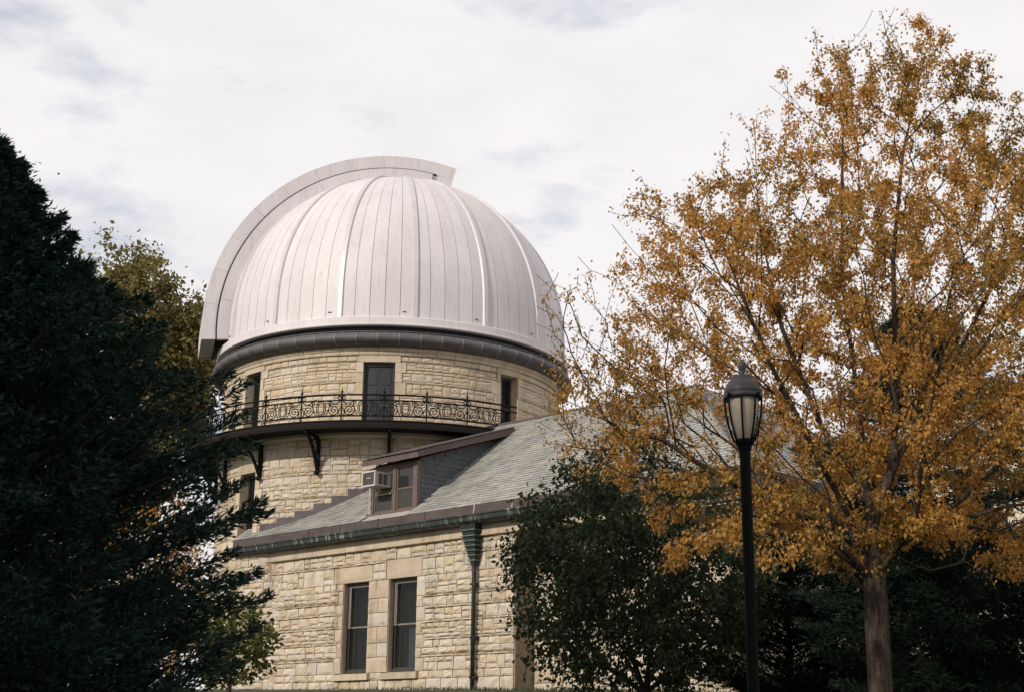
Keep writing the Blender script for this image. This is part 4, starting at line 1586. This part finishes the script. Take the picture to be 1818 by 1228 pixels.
leaders = [[(.03, 0, H(4.3)), (.35, -.1, H(5.2)), (.45, -.1, H(6.4)), (.5, -.15, H(8.0)), (.75, -.1, H(9.6)), (1.2, 0, H(11.2))],
           [(.02, .0, H(4.7)), (-.5, .3, H(5.8)), (-.95, .4, H(7.2)), (-1.2, .5, H(8.8)), (-1.2, .5, H(10.2))],
           [(.35, -.1, H(5.2)), (1.2, .3, H(6.4)), (2.0, .4, H(7.8)), (2.6, .5, H(9.4))],
           [(.03, 0, H(4.0)), (-.8, -.7, H(5.2)), (-1.5, -1.2, H(6.4)), (-2.1, -1.5, H(7.9))],
           [(.03, 0, H(3.7)), (-1.0, -.3, H(4.4)), (-2.2, -.7, H(5.0)), (-3.2, -.9, H(5.6))],
           [(.03, 0, H(3.5)), (-.7, .4, H(4.2)), (-1.3, .6, H(4.6)), (-1.6, .7, H(5.0))],
           [(.03, 0, H(3.8)), (1.1, -.5, H(4.7)), (2.1, -.8, H(5.6)), (3.0, -1.0, H(6.6))],
           [(.03, 0, H(4.4)), (.6, 1.0, H(5.4)), (1.0, 1.8, H(6.6)), (1.3, 2.2, H(8.0))],
           [(.03, 0, H(4.2)), (-.6, 1.2, H(5.0)), (-1.6, 2.0, H(6.0)), (-2.4, 2.4, H(7.2))],
           [(.03, 0, H(3.6)), (.3, -1.1, H(4.3)), (.2, -2.0, H(5.2)), (.4, -2.6, H(6.3))],
           [(.03, 0, H(3.75)), (-.9, -.8, H(4.35)), (-1.9, -1.4, H(4.5)), (-2.6, -1.7, H(4.35))]]
nodes, par, tips, D = grow([trunk] + leaders, tg, seg=.20, upw=.55, wob=.2, rs=rs, pathw=.16)
rad = radii(nodes, par, tips, .0042, .158, 2.25)
wood_mesh(nodes, par, rad, 'trunk', M['bark'], gold)
p, d, idx = twig_leaves(nodes, par, rad, D, rs, 52, .0085, .05, .95)
# sparser towards the outline on the left, as leaves have fallen there
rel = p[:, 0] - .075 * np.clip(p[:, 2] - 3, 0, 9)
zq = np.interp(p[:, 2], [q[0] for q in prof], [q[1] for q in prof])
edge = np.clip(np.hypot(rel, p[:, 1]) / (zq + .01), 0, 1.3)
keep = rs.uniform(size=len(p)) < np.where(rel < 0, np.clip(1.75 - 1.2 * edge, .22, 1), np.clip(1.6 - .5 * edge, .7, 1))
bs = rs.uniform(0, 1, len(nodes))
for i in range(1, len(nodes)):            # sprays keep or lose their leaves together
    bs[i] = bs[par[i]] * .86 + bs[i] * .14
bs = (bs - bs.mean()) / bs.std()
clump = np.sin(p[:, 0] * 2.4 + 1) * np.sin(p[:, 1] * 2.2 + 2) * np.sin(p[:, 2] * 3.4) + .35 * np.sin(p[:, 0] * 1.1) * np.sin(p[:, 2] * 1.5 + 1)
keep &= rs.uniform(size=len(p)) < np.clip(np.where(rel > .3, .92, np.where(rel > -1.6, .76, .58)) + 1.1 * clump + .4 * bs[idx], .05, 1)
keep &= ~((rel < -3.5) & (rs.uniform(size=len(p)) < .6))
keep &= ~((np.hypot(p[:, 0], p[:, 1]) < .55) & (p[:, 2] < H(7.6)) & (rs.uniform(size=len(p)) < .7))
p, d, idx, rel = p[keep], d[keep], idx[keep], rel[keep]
tone = .50 + rs.normal(0, .25, len(p)) - np.clip(rel - .6, 0, 4) * .11 + .18 * np.sin(p[:, 2] * 1.7 + p[:, 0] * 1.3)  # olive leaves to the right, with crown shade put into the tone
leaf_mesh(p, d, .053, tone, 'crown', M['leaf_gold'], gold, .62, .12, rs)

# --- dark green tree before the wing
rs = np.random.RandomState(8)
gx, gy = 2.35, 25.0
gz0 = ground_z(gx, gy)
green = thing('green_tree', 'low dark green leafy tree in front of the wing wall', 'tree', (gx, gy, gz0))
H2 = lambda z: z - gz0
prof = [(2.6, 1.2), (3.1, 2.1), (3.9, 2.45), (4.9, 2.45), (5.6, 2.2), (6.2, 1.75), (6.7, 1.0), (7.1, .3)]
prof = [(H2(z), r) for z, r in prof]
tg = crown_points(1000, prof, lambda z: -.1 + 0 * z, 0, rs, .42, .9)
tr = [(0, 0, -.1), (.0, 0, .35), (-.25, 0, H2(3.2)), (-.45, .1, H2(4.4)), (-.5, .1, H2(6.0))]
ld = [[(0, 0, .3), (.35, .1, H2(3.3)), (.6, .1, H2(4.6)), (.8, .2, H2(6.0))], [(0, 0, .25), (-.8, -.2, H2(3.0)), (-1.3, -.3, H2(3.9)), (-1.6, -.3, H2(4.8))], [(0, 0, .3), (.1, -.5, H2(3.4)), (.2, -1.0, H2(4.8))], [(0, 0, .3), (.9, .0, H2(3.2)), (1.5, .1, H2(4.2))]]
nodes, par, tips, D = grow([tr] + ld, tg, seg=.17, upw=.35, wob=.15, rs=rs, pathw=.15)
rad = radii(nodes, par, tips, .005, .10, 2.3)
wood_mesh(nodes, par, rad, 'trunk', M['bark_dark'], green)
p, d, idx = twig_leaves(nodes, par, rad, D, rs, 17.0, .014, .12, .8)
clump = np.sin(p[:, 0] * 3.1) * np.sin(p[:, 1] * 3.3 + 1) * np.sin(p[:, 2] * 3.0 + 2)
keep = rs.uniform(size=len(p)) < np.clip(1.0 + .9 * clump, .3, 1)
p, d = p[keep], d[keep]
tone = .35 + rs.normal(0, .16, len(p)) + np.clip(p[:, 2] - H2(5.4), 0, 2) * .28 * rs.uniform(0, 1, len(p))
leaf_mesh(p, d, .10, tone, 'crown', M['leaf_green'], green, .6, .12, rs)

# --- young leafy sapling at the left of the wing wall
rs = np.random.RandomState(9)
sx_, sy_ = -5.2, 27.0
sz0 = ground_z(sx_, sy_)
sap = thing('sapling', 'small yellow green sapling against the wing wall beside the dark evergreen', 'tree', (sx_, sy_, sz0))
prof = [(.25, .5), (.6, .8), (1.1, .92), (1.5, .75), (1.9, .42), (2.2, .1)]
tg = crown_points(220, prof, lambda z: 0.12 * z * 0, 0, rs, .45, 1)
nodes, par, tips, D = grow([[(0, 0, -.1), (.02, 0, .6), (-.02, 0, 1.3), (0, 0, 2.0)]], tg, seg=.1, upw=.4, rs=rs)
rad = radii(nodes, par, tips, .004, .045, 2.3)
wood_mesh(nodes, par, rad, 'trunk', M['bark_dark'], sap)
p, d, idx = twig_leaves(nodes, par, rad, D, rs, 6.5, .012, .06, .5)
leaf_mesh(p, d, .10, .45 + rs.normal(0, .2, len(p)), 'crown', M['leaf_lime'], sap, .65, .12, rs)

# --- olive tree beyond the tower, left
rs = np.random.RandomState(10)
ol = thing('olive_tree', 'tall olive yellow tree standing behind the dark evergreen left of the dome', 'tree', (-17.2, 58.0, GZ))
prof = [(7, 2.0), (9, 3.6), (12, 4.4), (15, 4.2), (17.5, 3.3), (19, 2.1), (20.3, .6)]
tg = crown_points(800, prof, lambda z: 0 * z, 0, rs, .42, 1)
tg = np.vstack([tg, crown_points(260, [(11, .8), (13, 1.5), (15.5, 1.4), (17.6, .4)], lambda z: 3.4 + 0 * z, 0, rs, .5, 1), crown_points(200, [(13, .8), (15, 1.5), (17.5, 1.4), (19.4, .4)], lambda z: 1.6 + 0 * z, -1, rs, .5, 1)])
nodes, par, tips, D = grow([[(0, 0, -.2), (0, 0, 6), (.1, 0, 10), (0, 0, 16), (0, 0, 19)]], tg, seg=.5, upw=.4, rs=rs, pathw=.15)
rad = radii(nodes, par, tips, .012, .3, 2.3)
wood_mesh(nodes, par, rad, 'trunk', M['bark_dark'], ol)
p, d, idx = twig_leaves(nodes, par, rad, D, rs, 20, .04, .24, .5)
cl = np.sin(p[:, 0] * 1.6) * np.sin(p[:, 1] * 1.5 + 1) * np.sin(p[:, 2] * 1.4)
keep = rs.uniform(size=len(p)) < np.clip(1 + 1.2 * cl, .2, 1)
leaf_mesh(p[keep], d[keep], .22, .5 + rs.normal(0, .2, keep.sum()), 'crown', M['leaf_olive'], ol, .6, .12, rs)

# --- evergreens: branches with flat sprays
def evergreen(name, label, loc, prof, rs, n_br, n_leaf, leaf_len, aspect, mat, rise=.45, clump=.30, group=None, bark='bark_dark', tr=.09, lobe=0.0):
    root = thing(name, label, 'tree', loc, 0, group)
    zs = [q[0] for q in prof]
    rr = [q[1] for q in prof]
    top = zs[-1]
    wood = MB()
    wood.tube([(0, 0, -.1), (0, 0, top * .5), (.02, 0, top * .98)], [tr, tr * .65, .01], 8)
    P, Dn, TN = [], [], []
    k = n_leaf // n_br
    for i in range(n_br):
        z = zs[0] + (zs[-1] - zs[0]) * (rs.uniform() ** 1.05)
        L = np.interp(z, zs, rr) * rs.uniform(.66, 1.1)
        if rs.uniform() < .10:
            L *= 1.12
        a = rs.uniform(0, 2 * np.pi)
        L *= 1 + lobe * (math.sin(3 * a + 2.1 * z) + .8 * math.sin(4.7 * z + 2 * a + 1.0))
        z0 = max(.1, z - L * rise)
        c, s = math.cos(a), math.sin(a)
        q = np.array([[0, 0, z0], [c * L * .4, s * L * .4, z0 + (z - z0) * .28], [c * L * .78, s * L * .78, z0 + (z - z0) * .72], [c * L, s * L, z + L * .04 * rs.normal()]])
        wood.tube([tuple(x) for x in q], [.022, .016, .009, .003], 4, cap=False)
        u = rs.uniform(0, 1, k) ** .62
        seg = np.clip((u * 3).astype(int), 0, 2)
        f = (u * 3 - seg)[:, None]
        base = q[seg] * (1 - f) + q[seg + 1] * f
        dirb = q[seg + 1] - q[seg]
        dirb /= np.linalg.norm(dirb, axis=1, keepdims=True)
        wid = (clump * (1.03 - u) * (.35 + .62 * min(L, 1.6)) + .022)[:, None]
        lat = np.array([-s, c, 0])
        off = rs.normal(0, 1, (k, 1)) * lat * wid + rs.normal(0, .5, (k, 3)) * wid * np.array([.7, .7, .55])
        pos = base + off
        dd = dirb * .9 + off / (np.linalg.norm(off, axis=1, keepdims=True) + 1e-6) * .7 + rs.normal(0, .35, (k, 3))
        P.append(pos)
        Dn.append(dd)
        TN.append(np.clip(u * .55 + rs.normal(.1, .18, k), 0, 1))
    wood.build('trunk', M[bark], root, True)
    P, Dn, TN = np.vstack(P), np.vstack(Dn), np.hstack(TN)
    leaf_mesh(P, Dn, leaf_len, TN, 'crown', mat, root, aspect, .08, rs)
    return root
rs = np.random.RandomState(21)
ex, ey = -4.5, 11.0
ez0 = ground_z(ex, ey)
H3 = lambda z: z - ez0
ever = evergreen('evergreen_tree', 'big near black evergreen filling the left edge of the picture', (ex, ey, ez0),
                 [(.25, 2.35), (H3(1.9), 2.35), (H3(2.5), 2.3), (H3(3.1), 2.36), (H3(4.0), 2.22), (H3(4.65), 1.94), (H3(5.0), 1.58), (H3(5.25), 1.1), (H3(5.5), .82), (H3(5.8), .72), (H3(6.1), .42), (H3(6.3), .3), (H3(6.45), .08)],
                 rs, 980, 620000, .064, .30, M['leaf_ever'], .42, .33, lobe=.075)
rs = np.random.RandomState(22)
evergreen('pine_tree', 'dark pine standing behind the golden tree trunk', (7.6, 25.5, ground_z(7.6, 25.5)),
          [(.3, 2.4), (2.0, 2.7), (4.0, 2.4), (5.4, 1.8), (6.6, 1.1), (7.4, .2)], rs, 190, 80000, .15, .16, M['leaf_pine'], .12, .34, tr=.16)

# --- tall unseen spruces added off frame at left to keep the foreground in shade
SPR = [(0, .05), (1.5, 3.2), (4, 3.3), (8, 3.0), (11, 2.4), (13.5, 1.6), (15, .3)]
for i, (tx, ty, sc, lb) in enumerate(((-14.9, .3, 1.1, 'tall dark unseen spruce added off frame to shade the left evergreen'), (-11.7, -2.3, 1.04, 'dark unseen spruce added behind the viewer to shade the lamp post'), (-15.8, 5.8, 1.4, 'tallest dark unseen spruce added far left to shade the green tree'))):
    evergreen('shade_spruce', lb, (tx, ty, ground_z(tx, ty)), [(z * sc, r * sc) for z, r in SPR], np.random.RandomState(50 + i), 260, 36000, .42, .35, M['leaf_ever'], -.1, .45, 'unseen shade spruces left of the lawn', tr=.25)

# --- dark yews added to darken the shaded end of the wing
YP = [(.1, 1.5), (.9, 1.9), (2.0, 1.75), (2.9, 1.2), (3.5, .2)]
for i, (tx, ty, sc, lb) in enumerate(((5.3, 27.2, 1.0, 'dark rounded yew added to darken the wall right of the green tree'), (7.3, 26.6, 1.0, 'dark yew added to darken the wall behind the golden tree trunk'),
                                      (9.4, 25.0, .9, 'dark yew added to darken the ground right of the golden tree trunk'), (11.6, 24.5, 1.05, 'dark yew added to darken the far right edge'))):
    pr = [(z * sc, r * sc) for z, r in YP]
    evergreen('darkening_yew', lb, (tx, ty, ground_z(tx, ty)), pr, np.random.RandomState(70 + i), 170, 46000, .10, .34, M['leaf_ever'], .5, .28, 'darkening yews before the wing', tr=.06)

# --- autumn tree further back on the left, glimpsed through the evergreen
rs = np.random.RandomState(33)
bt = thing('autumn_tree', 'low orange autumn tree glimpsed through the evergreen left of the tower', 'tree', (-13.6, 52.0, GZ))
tg = crown_points(420, [(1.0, 1.8), (2.5, 3.0), (4.5, 3.4), (6.5, 2.8), (8.2, 1.6), (9.2, .3)], lambda z: 0 * z, 0, rs, .42, 1)
nodes, par, tips, D = grow([[(0, 0, -.2), (0, 0, 1.5), (.1, 0, 4), (0, 0, 8)]], tg, seg=.35, upw=.4, rs=rs, pathw=.15)
rad = radii(nodes, par, tips, .009, .2, 2.3)
wood_mesh(nodes, par, rad, 'trunk', M['bark_dark'], bt)
p, d, idx = twig_leaves(nodes, par, rad, D, rs, 10, .03, .16, .5)
leaf_mesh(p, d, .17, .5 + rs.normal(0, .2, len(p)), 'crown', M['leaf_gold'], bt, .6, .12, rs)

# --- grass at the foot of the wing wall
rs = np.random.RandomState(30)
n = 9000
ga = rs.uniform(0, 17, n)
gn = 5.5 + rs.uniform(0, 1, n) ** 1.5 * 4
gp = np.array([wloc(a, q, 0) for a, q in zip(ga, gn)])
gp[:, 2] = [ground_z(x, y) - .02 for x, y in gp[:, :2]]
gd = rs.normal(0, .25, (n, 3)) + np.array([0, 0, 1])
o = leaf_mesh(gp, gd, .10, rs.uniform(0, 1, n), 'grass', M['grass'], None, .12, .02, rs)
o['kind'] = 'stuff'
o['label'] = 'short lawn grass along the foot of the wing wall'
o['category'] = 'grass'
